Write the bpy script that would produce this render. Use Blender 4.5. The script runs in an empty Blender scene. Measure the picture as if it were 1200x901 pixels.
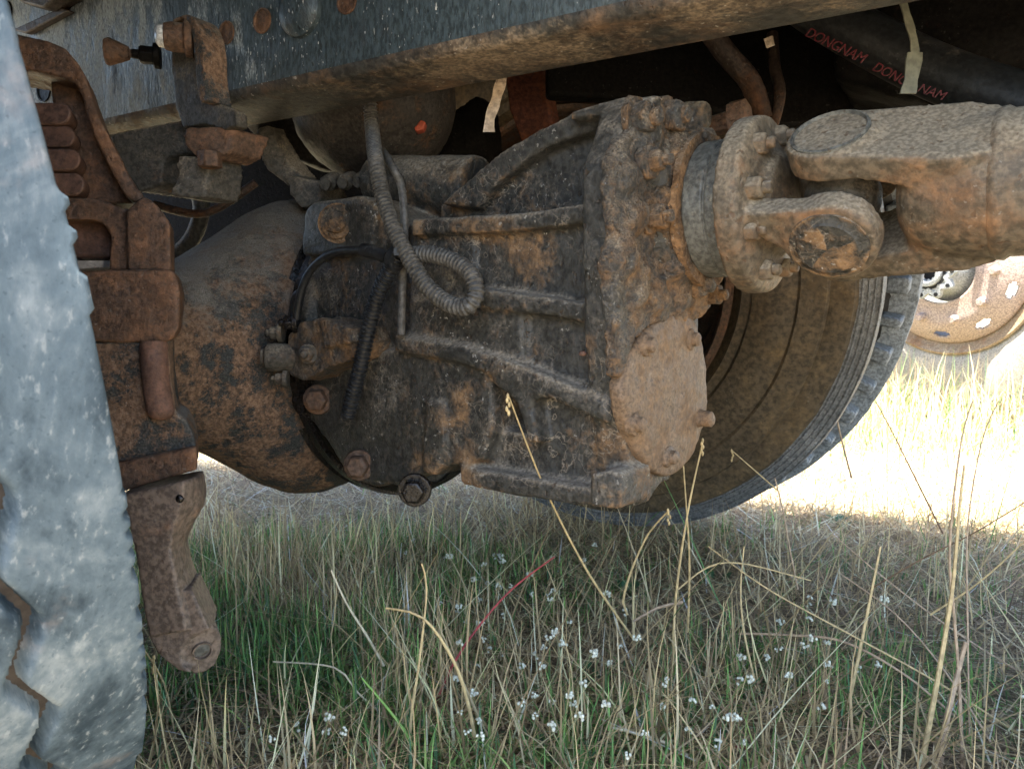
import bpy, bmesh, math, random
import numpy as np
from mathutils import Vector as V, Matrix
R = math.radians
random.seed(7); RNG = np.random.default_rng(7)
S = bpy.context.scene
COL = S.collection

# ------------------------------------------------------------------ camera, world, sun, exposure
CAM_Z = 0.46
PITCH = math.atan(0.0883)
FPX = 900.0                                   # focal length in pixels of a 1200 px wide frame
cam = bpy.data.cameras.new('camera'); cam.sensor_width = 36; cam.lens = 27
cam.clip_start = 0.02; cam.clip_end = 2000
cam.dof.use_dof = True; cam.dof.focus_distance = 0.86; cam.dof.aperture_fstop = 18
co = bpy.data.objects.new('camera', cam); COL.objects.link(co)
co.location = (0, 0, CAM_Z); co.rotation_euler = (math.pi/2 - PITCH, 0, 0)
S.camera = co

SUN_EL, SUN_AZ = R(71), R(203)
sunv = V((math.sin(SUN_AZ)*math.cos(SUN_EL), math.cos(SUN_AZ)*math.cos(SUN_EL), math.sin(SUN_EL)))
w = bpy.data.worlds.new('World'); S.world = w; w.use_nodes = True
nt = w.node_tree; bg = nt.nodes['Background']
sky = nt.nodes.new('ShaderNodeTexSky'); sky.sky_type = 'NISHITA'; sky.sun_disc = False
sky.sun_elevation = SUN_EL; sky.sun_rotation = SUN_AZ; sky.dust_density = 1.5
nt.links.new(sky.outputs[0], bg.inputs[0]); bg.inputs[1].default_value = 0.09
sl = bpy.data.lights.new('sun', 'SUN'); sl.energy = 5.0; sl.angle = R(0.53); sl.color = (1, .95, .87)
so = bpy.data.objects.new('sun', sl); COL.objects.link(so)
so.rotation_euler = (-sunv).to_track_quat('-Z', 'Y').to_euler()
S.view_settings.view_transform = 'Standard'; S.view_settings.look = 'None'
S.view_settings.exposure = 3.28; S.view_settings.gamma = 1

# ------------------------------------------------------------------ measuring helpers
CP = V((0, 0, CAM_Z))
FWD = V((0, math.cos(PITCH), -math.sin(PITCH))); UPV = V((0, math.sin(PITCH), math.cos(PITCH)))
Z = V((0, 0, 1))
def ray(x, y): return FWD + V((1, 0, 0))*((x-600)/FPX) - UPV*((y-450.5)/FPX)
def P(x, y, d): return CP + ray(x, y)*d
def hit(x, y, p0, n):
    r = ray(x, y); return CP + r*((p0-CP).dot(n)/r.dot(n))
def fdir(deg): a = R(deg); return V((math.cos(a), -math.sin(a), 0)), V((math.sin(a), math.cos(a), 0))
FR, AR = fdir(31)          # frame of the chassis: forward, across
FC, AC = fdir(38)          # frame of the axle and propeller shaft
N0 = P(345, 400, 1.0)
def N(x, y, off=0.0): return hit(x, y, N0 + AC*off, AC)             # near side of the axle casing
E0 = N(720, 400)
def E(x, y, off=0.0): return hit(x, y, E0 + FC*off, FC)             # its end face
def Gd(x, y): return hit(x, y, V((0, 0, 0)), Z)

# ------------------------------------------------------------------ materials
def rgb(c): return (c[0], c[1], c[2], 1)
class NT:
    def __init__(s, name):
        s.m = bpy.data.materials.new(name); s.m.use_nodes = True; s.t = s.m.node_tree
        s.b = s.t.nodes['Principled BSDF']
    def n(s, t, **kw):
        o = s.t.nodes.new(t)
        for k, v in kw.items(): setattr(o, k, v)
        return o
    def l(s, a, b): s.t.links.new(a, b)
    def put(s, sock, v):
        if isinstance(v, bpy.types.NodeSocket): s.l(v, sock)
        else: sock.default_value = v
    def math(s, op, a, b=0.0, c=None, clamp=False):
        o = s.n('ShaderNodeMath', operation=op); o.use_clamp = clamp
        s.put(o.inputs[0], a); s.put(o.inputs[1], b)
        if c is not None: s.put(o.inputs[2], c)
        return o.outputs[0]
    def noise(s, vec, scale, detail=6, rough=.6, dist=0.0):
        o = s.n('ShaderNodeTexNoise'); s.l(vec, o.inputs['Vector'])
        o.inputs['Scale'].default_value = scale; o.inputs['Detail'].default_value = detail
        o.inputs['Roughness'].default_value = rough; o.inputs['Distortion'].default_value = dist
        return o.outputs['Fac']
    def ramp(s, v, lo, hi, a=0.0, b=1.0):
        o = s.n('ShaderNodeMapRange', interpolation_type='SMOOTHSTEP'); s.l(v, o.inputs[0])
        s.put(o.inputs[1], lo); s.put(o.inputs[2], hi); o.inputs[3].default_value = a; o.inputs[4].default_value = b
        return o.outputs[0]
    def mix(s, f, a, b):
        o = s.n('ShaderNodeMix', data_type='RGBA'); s.put(o.inputs[0], f)
        s.put(o.inputs[6], rgb(a) if isinstance(a, tuple) else a); s.put(o.inputs[7], rgb(b) if isinstance(b, tuple) else b)
        return o.outputs[2]
    def coords(s, off=(0, 0, 0), scale=(1, 1, 1), rot=(0, 0, 0)):
        t = s.n('ShaderNodeTexCoord'); m = s.n('ShaderNodeMapping'); s.l(t.outputs['Object'], m.inputs[0])
        m.inputs['Location'].default_value = off; m.inputs['Scale'].default_value = scale; m.inputs['Rotation'].default_value = rot
        return m.outputs[0]

def grime(name, paint, rust, dust, rl=.5, rw=.12, dl=.62, dw=.16, up=.2, sc=1.0, rough=(.55, .92), bump=.5,
          speck=.35, speckc=(.42, .40, .35), stretch=(1, 1, 1), lit_grad=None, rust2=None, bdist=.006, vein=0, edge=0, spec=.35):
    """paint with rust breaking through it, dust on top (more on upward faces), pale specks; all by noise, save an optional painted light gradient"""
    s = NT(name); c = s.coords(scale=stretch); c2 = s.coords(off=(3.1, 7.7, 1.3), scale=stretch)
    a = s.noise(c, 9*sc, 9, .62, .4); b = s.noise(c, 42*sc, 8, .68); f = s.noise(c, 190*sc, 4, .6)
    a2 = s.noise(c2, 13*sc, 8, .65, .6); b2 = s.noise(c2, 75*sc, 6, .7); g = s.noise(c2, 420*sc, 2, .5)
    rv = s.math('ADD', s.math('MULTIPLY', a, .5), s.math('ADD', s.math('MULTIPLY', b, .35), s.math('MULTIPLY', f, .15)))
    geo = s.n('ShaderNodeNewGeometry')
    if edge: rv = s.math('ADD', rv, s.ramp(geo.outputs['Pointiness'], .515, .60, 0, edge))
    rm = s.ramp(rv, rl, rl+rw)
    rustc = s.mix(s.ramp(b2, .3, .7), tuple(x*.55 for x in rust), rust2 or tuple(min(1, x*1.55) for x in rust))
    pc = s.mix(s.ramp(f, .35, .65), tuple(x*.6 for x in paint), tuple(x*1.35 for x in paint))
    col = s.mix(rm, pc, rustc)
    sx = s.n('ShaderNodeSeparateXYZ'); s.l(geo.outputs['Normal'], sx.inputs[0])
    dv = s.math('ADD', s.math('ADD', s.math('MULTIPLY', a2, .55), s.math('MULTIPLY', b2, .3)), s.math('MULTIPLY', g, .15))
    dv = s.math('ADD', dv, s.math('MULTIPLY', sx.outputs[2], up))
    if lit_grad:
        vec, lo, hi, amt = lit_grad
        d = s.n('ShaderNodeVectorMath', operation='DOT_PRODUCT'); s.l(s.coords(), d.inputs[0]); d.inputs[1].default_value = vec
        dv = s.math('ADD', dv, s.ramp(d.outputs['Value'], lo, hi, 0, amt))  # painted light: raises the pale dust tone along one direction
    dm = s.ramp(dv, dl, dl+dw)
    dc = s.mix(s.ramp(g, .35, .65), tuple(x*.72 for x in dust), tuple(min(1, x*1.25) for x in dust))
    col = s.mix(dm, col, dc)
    sm = s.math('MULTIPLY', s.ramp(s.noise(c2, 260*sc, 2, .5), .66, .72), s.ramp(s.noise(c, 17*sc, 5, .6), .42, .6))
    col = s.mix(s.math('MULTIPLY', sm, speck), col, speckc)
    if vein:
        vo = s.n('ShaderNodeTexVoronoi', feature='DISTANCE_TO_EDGE'); vo.inputs['Scale'].default_value = 26
        nd = s.n('ShaderNodeTexNoise'); s.l(c, nd.inputs['Vector']); nd.inputs['Scale'].default_value = 18; nd.inputs['Detail'].default_value = 6
        vm = s.n('ShaderNodeVectorMath', operation='MULTIPLY_ADD'); s.l(nd.outputs['Color'], vm.inputs[0]); vm.inputs[1].default_value = (.16, .16, .16); s.l(c, vm.inputs[2]); s.l(vm.outputs[0], vo.inputs['Vector'])
        col = s.mix(s.math('MULTIPLY', s.math('MULTIPLY', s.ramp(vo.outputs['Distance'], .0, .03, 1, 0), s.ramp(s.noise(c2, 6, 5, .6), .48, .62)), vein), col, (.30, .25, .19))
    pit = s.ramp(s.noise(c, 150*sc, 2, .5), .66, .72)
    col = s.mix(s.math('MULTIPLY', pit, .6), col, tuple(x*.4 for x in rust))
    s.l(col, s.b.inputs['Base Color'])
    s.l(s.ramp(s.math('MAXIMUM', rm, dm), 0, 1, rough[0], rough[1]), s.b.inputs['Roughness'])
    h = s.math('ADD', s.math('MULTIPLY', b, .8), s.math('ADD', s.math('MULTIPLY', f, .35), s.math('MULTIPLY', rm, .22)))
    h = s.math('ADD', h, s.math('SUBTRACT', s.math('MULTIPLY', dm, .25), s.math('MULTIPLY', pit, .25)))
    bp = s.n('ShaderNodeBump'); bp.inputs['Strength'].default_value = bump; bp.inputs['Distance'].default_value = bdist
    s.l(h, bp.inputs['Height']); s.l(bp.outputs[0], s.b.inputs['Normal'])
    s.b.inputs['Specular IOR Level'].default_value = spec
    return s.m

RUST = (.17, .075, .032); ORANGE = (.30, .15, .055); DUST = (.25, .19, .125); BLACKP = (.042, .041, .036)
M = {}
M['rail'] = grime('weathered_rail_paint_lit_left', (.040, .056, .064), (.022, .030, .036), (.36, .40, .41), rl=.53, rw=.12, dl=.61, dw=.14, up=-.05, rough=(.36, .72), bump=.35,
                  speck=.9, speckc=(.6, .6, .56), lit_grad=((-FR.x, -FR.y, 0), -.25, .36, .20), stretch=(1.5, 1.5, .55))  # gradient paints the light patch on the left web with pale dust colour
M['flange'] = grime('dusty_rail_flange', (.035, .035, .032), (.125, .076, .044), (.20, .155, .108), rl=.47, rw=.18, dl=.56, dw=.2, up=-.1, bump=.5, speck=.6, sc=.6)
M['casting'] = grime('black_painted_casting', (.040, .039, .034), (.150, .098, .060), (.22, .185, .138), rl=.495, rw=.11, dl=.50, dw=.24, up=.26, bump=.7, speck=.6,
                     rust2=(.28, .17, .085), rough=(.42, .92), vein=.55, edge=.10, sc=.8)
M['crust'] = grime('rust_crusted_casting', (.06, .058, .052), (.21, .125, .065), (.31, .245, .17), rl=.44, rw=.18, dl=.47, dw=.24, up=.10, bump=1.0, speck=.5, sc=1.3, bdist=.009, rust2=(.36, .20, .09), edge=.10)
M['axle'] = grime('axle_paint_over_rust', (.045, .047, .044), (.185, .115, .072), (.205, .185, .155), rl=.45, rw=.08, dl=.565, dw=.25, up=.34, bump=.7, speck=.55, sc=2.4)
M['brown'] = grime('brown_rusted_steel', (.12, .078, .05), (.19, .115, .07), (.25, .205, .155), rl=.42, rw=.2, dl=.60, dw=.2, up=.15, bump=.6, speck=.25, edge=.05)
M['brown_dark'] = grime('dark_rusted_steel', (.045, .03, .022), (.10, .048, .025), (.16, .12, .085), rl=.47, rw=.16, dl=.7, dw=.2, up=.15, bump=.55, speck=.2)
M['oil'] = grime('oily_black_metal', (.012, .010, .009), (.03, .018, .012), (.05, .04, .03), rl=.6, dl=.75, rough=(.25, .5), bump=.3, speck=.1)
M['brown'] = grime('brown_rusted_steel', (.09, .055, .036), (.17, .088, .048), (.24, .19, .14), rl=.44, rw=.16, dl=.60, dw=.2, up=.15, bump=.55, speck=.2)
M['brown_dark'] = grime('dark_rusted_steel', (.045, .03, .022), (.10, .048, .025), (.16, .12, .085), rl=.47, rw=.16, dl=.7, dw=.2, up=.15, bump=.55, speck=.2)
M['red_rust'] = grime('red_rusted_bar', (.085, .05, .038), (.145, .075, .048), (.2, .15, .115), rl=.4, rw=.25, dl=.72, up=.1, bump=.3, speck=.1)
M['arm'] = grime('worn_forged_arm', (.15, .115, .09), (.21, .125, .078), (.28, .22, .17), rl=.52, rw=.16, dl=.6, dw=.2, up=.08, bump=.35, speck=.15, rough=(.5, .85))
M['cover'] = grime('evenly_rusted_cover', (.14, .095, .06), (.19, .115, .06), (.27, .215, .15), rl=.44, rw=.2, dl=.56, dw=.2, up=.05, bump=.35, speck=.25, sc=1.5)
M['shaft'] = grime('dusty_rusted_shaft', (.10, .08, .055), (.20, .105, .05), (.225, .185, .13), rl=.48, rw=.2, dl=.44, dw=.26, up=.30, bump=.4, speck=.25, sc=.7, edge=.06)
M['collar'] = grime('grey_dusty_collar', (.10, .10, .088), (.17, .12, .07), (.25, .225, .17), rl=.58, dl=.52, up=.1, bump=.25, speck=.2, rough=(.45, .85))
M['dusty'] = grime('dust_covered_metal', (.06, .055, .045), (.13, .075, .04), (.20, .165, .12), rl=.55, dl=.5, dw=.2, up=.2, bump=.5, speck=.15)
M['dark_dust'] = grime('dull_dusty_black', (.035, .03, .025), (.13, .07, .035), (.17, .135, .095), rl=.52, dl=.54, up=.15, bump=.6, speck=.15)
M['dark'] = grime('dark_underbody', (.008, .007, .006), (.045, .022, .014), (.06, .048, .036), rl=.58, dl=.66, up=.1, bump=.4, speck=.1, spec=.12)
M['redplate'] = grime('red_brown_panel', (.10, .032, .018), (.13, .045, .022), (.1, .06, .04), rl=.45, dl=.7, bump=.4, speck=.05)
def scuffed(name):
    s = NT(name); c = s.coords(); cd = s.coords(scale=(3.0, 3.0, 1.2), rot=(.5, .25, 0))
    big = s.noise(c, 10, 8, .62, .8); mid = s.noise(cd, 11, 7, .68, .5); fine = s.noise(cd, 70, 4, .6); f2 = s.noise(c, 330, 2, .5)
    v = s.math('ADD', s.math('MULTIPLY', big, .62), s.math('ADD', s.math('MULTIPLY', mid, .28), s.math('MULTIPLY', fine, .10)))
    col = s.mix(s.ramp(v, .40, .53), (.024, .040, .054), (.090, .125, .152)); col = s.mix(s.ramp(v, .51, .63), col, (.205, .245, .268))
    col = s.mix(s.math('MULTIPLY', s.ramp(fine, .58, .72), .5), col, (.30, .33, .34)); col = s.mix(s.math('MULTIPLY', s.ramp(f2, .62, .72), .35), col, (.03, .05, .065))
    wp = s.noise(s.coords(off=(2, 5, 1)), 14, 5, .6); col = s.mix(s.math('MULTIPLY', s.ramp(wp, .58, .7), .35), col, (.33, .27, .24))
    s.l(col, s.b.inputs['Base Color']); s.b.inputs['Roughness'].default_value = .75; s.b.inputs['Specular IOR Level'].default_value = .2
    bp = s.n('ShaderNodeBump'); bp.inputs['Strength'].default_value = .35; bp.inputs['Distance'].default_value = .0022
    s.l(s.math('ADD', mid, s.math('MULTIPLY', fine, .5)), bp.inputs['Height']); s.l(bp.outputs[0], s.b.inputs['Normal']); return s.m
M['tyre_near'] = scuffed('pale_scuffed_rubber')
M['tyre_far'] = grime('muddy_rubber', (.085, .065, .042), (.165, .112, .055), (.22, .165, .095), rl=.45, rw=.22, dl=.53, dw=.22, up=0, sc=.6, bump=.25, speck=.12)
M['tyre_grey'] = grime('grey_worn_rubber', (.15, .155, .155), (.10, .09, .08), (.31, .31, .30), rl=.55, dl=.5, up=0, bump=.4, speck=.2)
M['tyre_rib'] = grime('pale_worn_rib', (.20, .225, .245), (.10, .10, .10), (.36, .385, .40), rl=.55, dl=.5, up=0, bump=.5, speck=.3)
M['tyre_dust'] = grime('pale_dusty_rubber', (.23, .21, .175), (.22, .185, .14), (.32, .29, .24), rl=.55, dl=.48, up=0, bump=.15, speck=.1)
M['rim_pink'] = grime('faded_red_oxide_rim', (.29, .225, .19), (.26, .175, .12), (.36, .32, .27), rl=.62, dl=.56, up=.05, bump=.15, speck=.1)
M['rim_tan'] = grime('rusty_tan_rim', (.22, .16, .10), (.17, .10, .055), (.32, .26, .19), rl=.5, dl=.55, up=.05, bump=.2, speck=.1)
M['steel'] = grime('bare_grey_steel', (.27, .285, .285), (.2, .17, .135), (.34, .33, .30), rl=.64, dl=.62, up=.05, bump=.15, speck=.1, rough=(.35, .7))
M['hose'] = grime('dusty_grey_conduit', (.075, .072, .065), (.12, .09, .065), (.21, .18, .14), rl=.56, dl=.54, up=.12, bump=.2, speck=.1, rough=(.5, .9))
M['rubber'] = grime('black_rubber', (.016, .017, .018), (.03, .026, .022), (.09, .08, .065), rl=.6, dl=.62, up=.12, bump=.15, speck=.1, rough=(.42, .8))
M['strap'] = grime('frayed_pale_strap', (.42, .33, .24), (.32, .24, .16), (.5, .42, .32), rl=.5, dl=.6, up=0, bump=.2, speck=0)
M['chrome'] = grime('polished_bolt_end', (.6, .6, .58), (.3, .2, .12), (.6, .56, .5), rl=.62, dl=.65, up=0, bump=.1, speck=.1, rough=(.25, .6))
def plain(name, c, rough=.6, trans=0, alpha=1):
    s = NT(name); n = s.noise(s.coords(), 120, 4, .6)
    s.l(s.mix(s.ramp(n, .35, .65), tuple(x*.75 for x in c), tuple(min(1, x*1.2) for x in c)), s.b.inputs['Base Color'])
    s.b.inputs['Roughness'].default_value = rough; s.b.inputs['Transmission Weight'].default_value = trans
    s.b.inputs['Alpha'].default_value = alpha; return s.m
M['redprint'] = plain('red_print', (.11, .010, .016)); M['orange'] = plain('orange_plastic', (.40, .08, .04), .6)
M['film'] = plain('clouded_plastic_film', (.15, .145, .10), .4, 0, .8); M['black'] = plain('black_void', (.006, .006, .006), .9)
M['petal'] = plain('white_petal', (.60, .61, .50), .7); M['redstem'] = plain('red_stem', (.32, .05, .05), .6)
def leafmat(name):
    s = NT(name); a = s.n('ShaderNodeVertexColor'); a.layer_name = 'Col'
    s.l(a.outputs[0], s.b.inputs['Base Color']); s.b.inputs['Roughness'].default_value = .6
    s.b.inputs['Specular IOR Level'].default_value = .25
    tr = s.n('ShaderNodeBsdfTranslucent'); s.l(a.outputs[0], tr.inputs[0])
    mx = s.n('ShaderNodeMixShader'); mx.inputs[0].default_value = .38
    s.l(s.b.outputs[0], mx.inputs[1]); s.l(tr.outputs[0], mx.inputs[2])
    s.l(mx.outputs[0], s.t.nodes['Material Output'].inputs[0]); return s.m
M['leaf'] = leafmat('grass_blades')
s_ = NT('dry_soil'); c_ = s_.coords(); n1 = s_.noise(c_, 5, 8, .65); n2 = s_.noise(c_, 60, 6, .7); n3 = s_.noise(s_.coords(scale=(1, 6, 1), rot=(0, 0, .6)), 70, 4, .6)
cc = s_.mix(s_.ramp(n2, .3, .7), (.11, .08, .05), (.31, .24, .155)); cc = s_.mix(s_.ramp(n3, .52, .62), cc, (.46, .38, .25))
cc = s_.mix(s_.math('MULTIPLY', s_.ramp(n1, .52, .68), .4), cc, (.12, .14, .06)); s_.l(cc, s_.b.inputs['Base Color']); s_.b.inputs['Roughness'].default_value = .95
bp_ = s_.n('ShaderNodeBump'); bp_.inputs['Distance'].default_value = .02; s_.l(n2, bp_.inputs['Height']); s_.l(bp_.outputs[0], s_.b.inputs['Normal'])
M['soil'] = s_.m
M['dirt'] = plain('packed_brown_dirt', (.06, .049, .04), .95)

# ------------------------------------------------------------------ mesh helpers
class G:
    def __init__(s): s.v = []; s.f = []
    def add(s, vs, fs):
        k = len(s.v); s.v += [V(p) for p in vs]; s.f += [tuple(i+k for i in q) for q in fs]; return s
    def prism(s, poly, vec):
        n = len(poly); vs = list(poly)+[p+vec for p in poly]
        return s.add(vs, [tuple(range(n)), tuple(range(2*n-1, n-1, -1))]+[(i, i+n, (i+1) % n+n, (i+1) % n) for i in range(n)])
    def loft(s, rings, cap=True, closed=True):
        n = len(rings[0]); vs = [p for r in rings for p in r]; fs = []
        for k in range(len(rings)-1):
            for i in range(n if closed else n-1):
                j = (i+1) % n; fs.append((k*n+i, k*n+j, (k+1)*n+j, (k+1)*n+i))
        if cap: fs += [tuple(range(n-1, -1, -1)), tuple(range((len(rings)-1)*n, len(rings)*n))]
        return s.add(vs, fs)
    def ring(s, c, u, r, n=24, ph=0):
        a = u.cross(Z) if abs(u.z) < .9 else u.cross(V((1, 0, 0)))
        a.normalize(); b = a.cross(u).normalized()
        return [c + (a*math.cos(2*math.pi*i/n+ph)+b*math.sin(2*math.pi*i/n+ph))*r for i in range(n)]
    def cyl(s, p0, p1, r0, r1=None, n=24):
        u = (p1-p0).normalized(); r1 = r0 if r1 is None else r1
        return s.loft([s.ring(p0, u, r0, n), s.ring(p1, u, r1, n)])
    def lathe(s, c, u, prof, n=64, cap=True):
        return s.loft([s.ring(c+u*o, u, max(r, 1e-4), n) for o, r in prof], cap)
    def box(s, c, ax, ay, az):
        q = [(-1, -1, -1), (1, -1, -1), (1, 1, -1), (-1, 1, -1), (-1, -1, 1), (1, -1, 1), (1, 1, 1), (-1, 1, 1)]
        return s.add([c+ax*i+ay*j+az*k for i, j, k in q], [(3, 2, 1, 0), (4, 5, 6, 7), (0, 1, 5, 4), (1, 2, 6, 5), (2, 3, 7, 6), (3, 0, 4, 7)])
    def ell(s, c, ax, ay, az, nu=24, nv=12):
        rs = []
        for k in range(nv+1):
            t = -math.pi/2 + math.pi*(k+.02)/(nv+.04)
            rs.append([c+az*math.sin(t)+(ax*math.cos(2*math.pi*i/nu)+ay*math.sin(2*math.pi*i/nu))*math.cos(t) for i in range(nu)])
        return s.loft(rs)
    def tube(s, pts, r, n=10, step=None, cap=True):
        pts = spline(pts, step) if step else pts
        rs = []; a = None
        for k, p in enumerate(pts):
            u = (pts[min(k+1, len(pts)-1)]-pts[max(k-1, 0)]).normalized()
            if a is None: a = u.cross(Z) if abs(u.z) < .9 else u.cross(V((1, 0, 0)))
            a = (a-u*a.dot(u)).normalized(); b = u.cross(a)
            rr = r(k, len(pts)) if callable(r) else r
            rs.append([p+(a*math.cos(2*math.pi*i/n)+b*math.sin(2*math.pi*i/n))*rr for i in range(n)])
        return s.loft(rs, cap)
    def hexbolt(s, p, u, r, h, dome=True):
        s.loft([s.ring(p-u*.004, u, r*1.35, 20), s.ring(p+u*h*.18, u, r*1.35, 20)])
        s.loft([s.ring(p+u*h*.1, u, r, 6), s.ring(p+u*h*.85, u, r, 6), s.ring(p+u*h, u, r*.82, 6)])
        if dome: s.loft([s.ring(p+u*h*.9, u, r*.5, 14), s.ring(p+u*h*1.35, u, r*.5, 14), s.ring(p+u*h*1.45, u, r*.36, 14)])
        return s
def spline(pts, step):
    out = []; n = len(pts)
    for i in range(n-1):
        p0, p1, p2, p3 = pts[max(i-1, 0)], pts[i], pts[i+1], pts[min(i+2, n-1)]
        k = max(1, int((p2-p1).length/step))
        for j in range(k):
            t = j/k
            out.append(.5*((2*p1)+(p2-p0)*t+(2*p0-5*p1+4*p2-p3)*t*t+(3*p1-p0-3*p2+p3)*t**3))
    out.append(pts[-1]); return out
TEX = {}
def cloud(size):
    if size not in TEX:
        t = bpy.data.textures.new('crud', 'CLOUDS'); t.noise_scale = size; t.noise_depth = 4; TEX[size] = t
    return TEX[size]
ORG = {}
def thing(name, label, cat, loc, group=None):
    o = bpy.data.objects.new(name, None); COL.objects.link(o); o.location = loc; o.empty_display_size = .05
    o['label'] = label; o['category'] = cat
    if group: o['group'] = group
    ORG[o.name] = V(loc); return o
def tag(o, label=None, cat=None, group=None, kind=None):
    for k, v in (('label', label), ('category', cat), ('group', group), ('kind', kind)):
        if v: o[k] = v
    return o
def obj(name, g, m, parent=None, bevel=0, cast=0, smooth=6, disp=0, dsize=.03, sharp=40, label=None, org=None, sub=0):
    o0 = ORG[parent.name] if parent else (org or V((0, 0, 0)))
    me = bpy.data.meshes.new(name); me.from_pydata([tuple(p-o0) for p in g.v], [], g.f); me.update()
    bm = bmesh.new(); bm.from_mesh(me); bmesh.ops.recalc_face_normals(bm, faces=bm.faces); bm.to_mesh(me); bm.free()
    me.materials.append(m)
    for p in me.polygons: p.use_smooth = True
    if not cast: me.set_sharp_from_angle(angle=R(sharp))
    o = bpy.data.objects.new(name, me); COL.objects.link(o)
    if parent: o.parent = parent
    else: o.location = o0
    ORG[o.name] = o0
    if bevel:
        b = o.modifiers.new('bevel', 'BEVEL'); b.width = bevel; b.segments = 2; b.limit_method = 'ANGLE'; b.angle_limit = R(32)
    if cast:
        r = o.modifiers.new('cast', 'REMESH'); r.mode = 'VOXEL'; r.voxel_size = cast; r.use_smooth_shade = True
        if smooth:
            k = o.modifiers.new('soften', 'SMOOTH'); k.factor = .5; k.iterations = smooth
    if sub:
        k = o.modifiers.new('round', 'SUBSURF'); k.levels = k.render_levels = sub
    if disp:
        d = o.modifiers.new('crud', 'DISPLACE'); d.texture = cloud(dsize); d.strength = disp; d.mid_level = .5; d.texture_coords = 'LOCAL'
    if label: o['label'] = label
    return o
def px(lst, d): return [P(x, y, d) for x, y in lst]
def Np(lst, off): return [N(x, y, off) for x, y in lst]
def Ep(lst, off): return [E(x, y, off) for x, y in lst]

# ------------------------------------------------------------------ ground
def build_ground():
    n = 160; g = G()
    xs = np.r_[-400, -100, -30, -12, np.linspace(-4, 4, n), 12, 30, 100, 400]
    ys = np.r_[-400, -100, -30, -10, np.linspace(-2, 6, n), 12, 30, 100, 400]
    for y in ys:
        for x in xs:
            near = abs(x) < 4.1 and -2.1 < y < 6.1
            z = (.012*math.sin(7*x+1.3*y)*math.sin(5*y-2*x)+.008*math.sin(19*x+2)*math.sin(17*y)) if near else 0
            g.v.append(V((x, y, z-.012)))
    m = len(xs)
    g.f = [(j*m+i, j*m+i+1, (j+1)*m+i+1, (j+1)*m+i) for j in range(len(ys)-1) for i in range(m-1)]
    return tag(obj('ground', g, M['soil'], sharp=180), kind='structure')
build_ground()

# ------------------------------------------------------------------ chassis: rails, bed, cross members, bracket
RA = P(270, 118, .92)                      # near bottom corner of the near rail
chassis = thing('truck_chassis', 'blue grey truck chassis with long steel rail across the top and flat bed above', 'chassis', RA)
def railpt(t, a, z): p = RA + FR*t + AR*a; return V((p.x, p.y, RA.z+z))
def rail_sheet(t0, t1, a, h, lip, fl):
    g = G(); sec = [(0, h), (0, .012), (.004, .003), (.012, 0), (fl, 0), (fl, .007), (.014, .007), (.007, .014), (.007, h)]
    g.loft([[railpt(t, a+q, z) for q, z in sec] for t in np.linspace(t0, t1, 40)]); return g
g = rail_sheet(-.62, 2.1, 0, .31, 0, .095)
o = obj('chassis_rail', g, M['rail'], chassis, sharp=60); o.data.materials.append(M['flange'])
for p in o.data.polygons:
    if p.normal.z < -.35 or (p.center.z < .02 and p.normal.z > .3): p.material_index = 1
def webhit(x, y): return hit(x, y, RA, AR)
def plug(x, y, r, mat, name='rail_hole', depth=.004, **k):
    c = webhit(x, y); g = G(); g.lathe(c, -AR, [(-.002, r*1.12), (.0022, r*1.12), (.0022, r*.98), (.0006, r*.92), (.0006, .0)], 28, False)
    return obj(name, g, mat, chassis)
plug(308, 25, .0125, M['brown']); plug(266, 39, .012, M['brown']); plug(8, 14, .014, M['dark']); plug(52, 105, .016, M['dark'])
plug(407, 2, .012, M['brown_dark'])
c = webhit(354, 12); g = G(); g.lathe(c, -AR, [(-.002, .03), (.006, .03), (.012, .024), (.016, .012), (.017, 0)], 32)
obj('domed_rivet', g, M['rail'], chassis)
# rail-top gusset at the left and a seam strip running to it
obj('gusset', G().prism([webhit(x, y)-AR*.03 for x, y in ((36, -30), (42, 6), (52, 12), (76, 18), (88, 8), (110, -4), (118, -30))], AR*.029), M['brown_dark'], chassis, bevel=.003)
obj('gusset_web', G().prism([webhit(x, y)-AR*.012 for x, y in ((24, 38), (82, 12), (90, 16), (40, 42))], AR*.011), M['brown_dark'], chassis, bevel=.002)
# bracket clamped to the rail
BK = -AR
def bk(lst, off): return [hit(x, y, RA-AR*off, AR) for x, y in lst]
obj('bracket_plate', G().prism(bk([(200, 62), (206, 58), (232, 62), (238, 112), (252, 120), (276, 130), (277, 148), (262, 153), (240, 146), (214, 150), (205, 124)], .045), AR*.018), M['dusty'], chassis, cast=.0022, smooth=4, disp=.002)
g = G(); sp = spline([hit(x, y, RA-AR*.05, AR) for x, y in ((214, 30), (222, 23), (232, 26), (240, 42), (244, 66), (245, 92), (250, 122))], .006)
for k in range(len(sp)-1):
    pass
t_ = V((FR.x, FR.y, 0))
g.loft([[p-AR*.012-t_*.007, p-AR*.012+t_*.007, p+AR*.02+t_*.007, p+AR*.02-t_*.007] for p in sp])
obj('bracket_strap', g, M['axle'], chassis, bevel=.002)
def bolt_obj(par, p, u, r, h, m, name='bolt', dome=True, disp=0):
    return obj(name, G().hexbolt(p, u, r, h, dome), m, par, bevel=.0012, disp=disp, dsize=.012)
BD = (-AR*.75 - FR*.66).normalized()
pb = hit(226, 46, RA-AR*.05, AR)
g = G(); g.lathe(pb, BD, [(0, .02), (.008, .02), (.009, .016), (.022, .016), (.03, .014)], 24)
obj('bolt_collar', g, M['brown'], chassis, bevel=.001)
g = G(); g.lathe(pb, BD, [(.028, .013), (.036, .012), (.039, .008)], 20); obj('bolt_end', g, M['chrome'], chassis)
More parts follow.
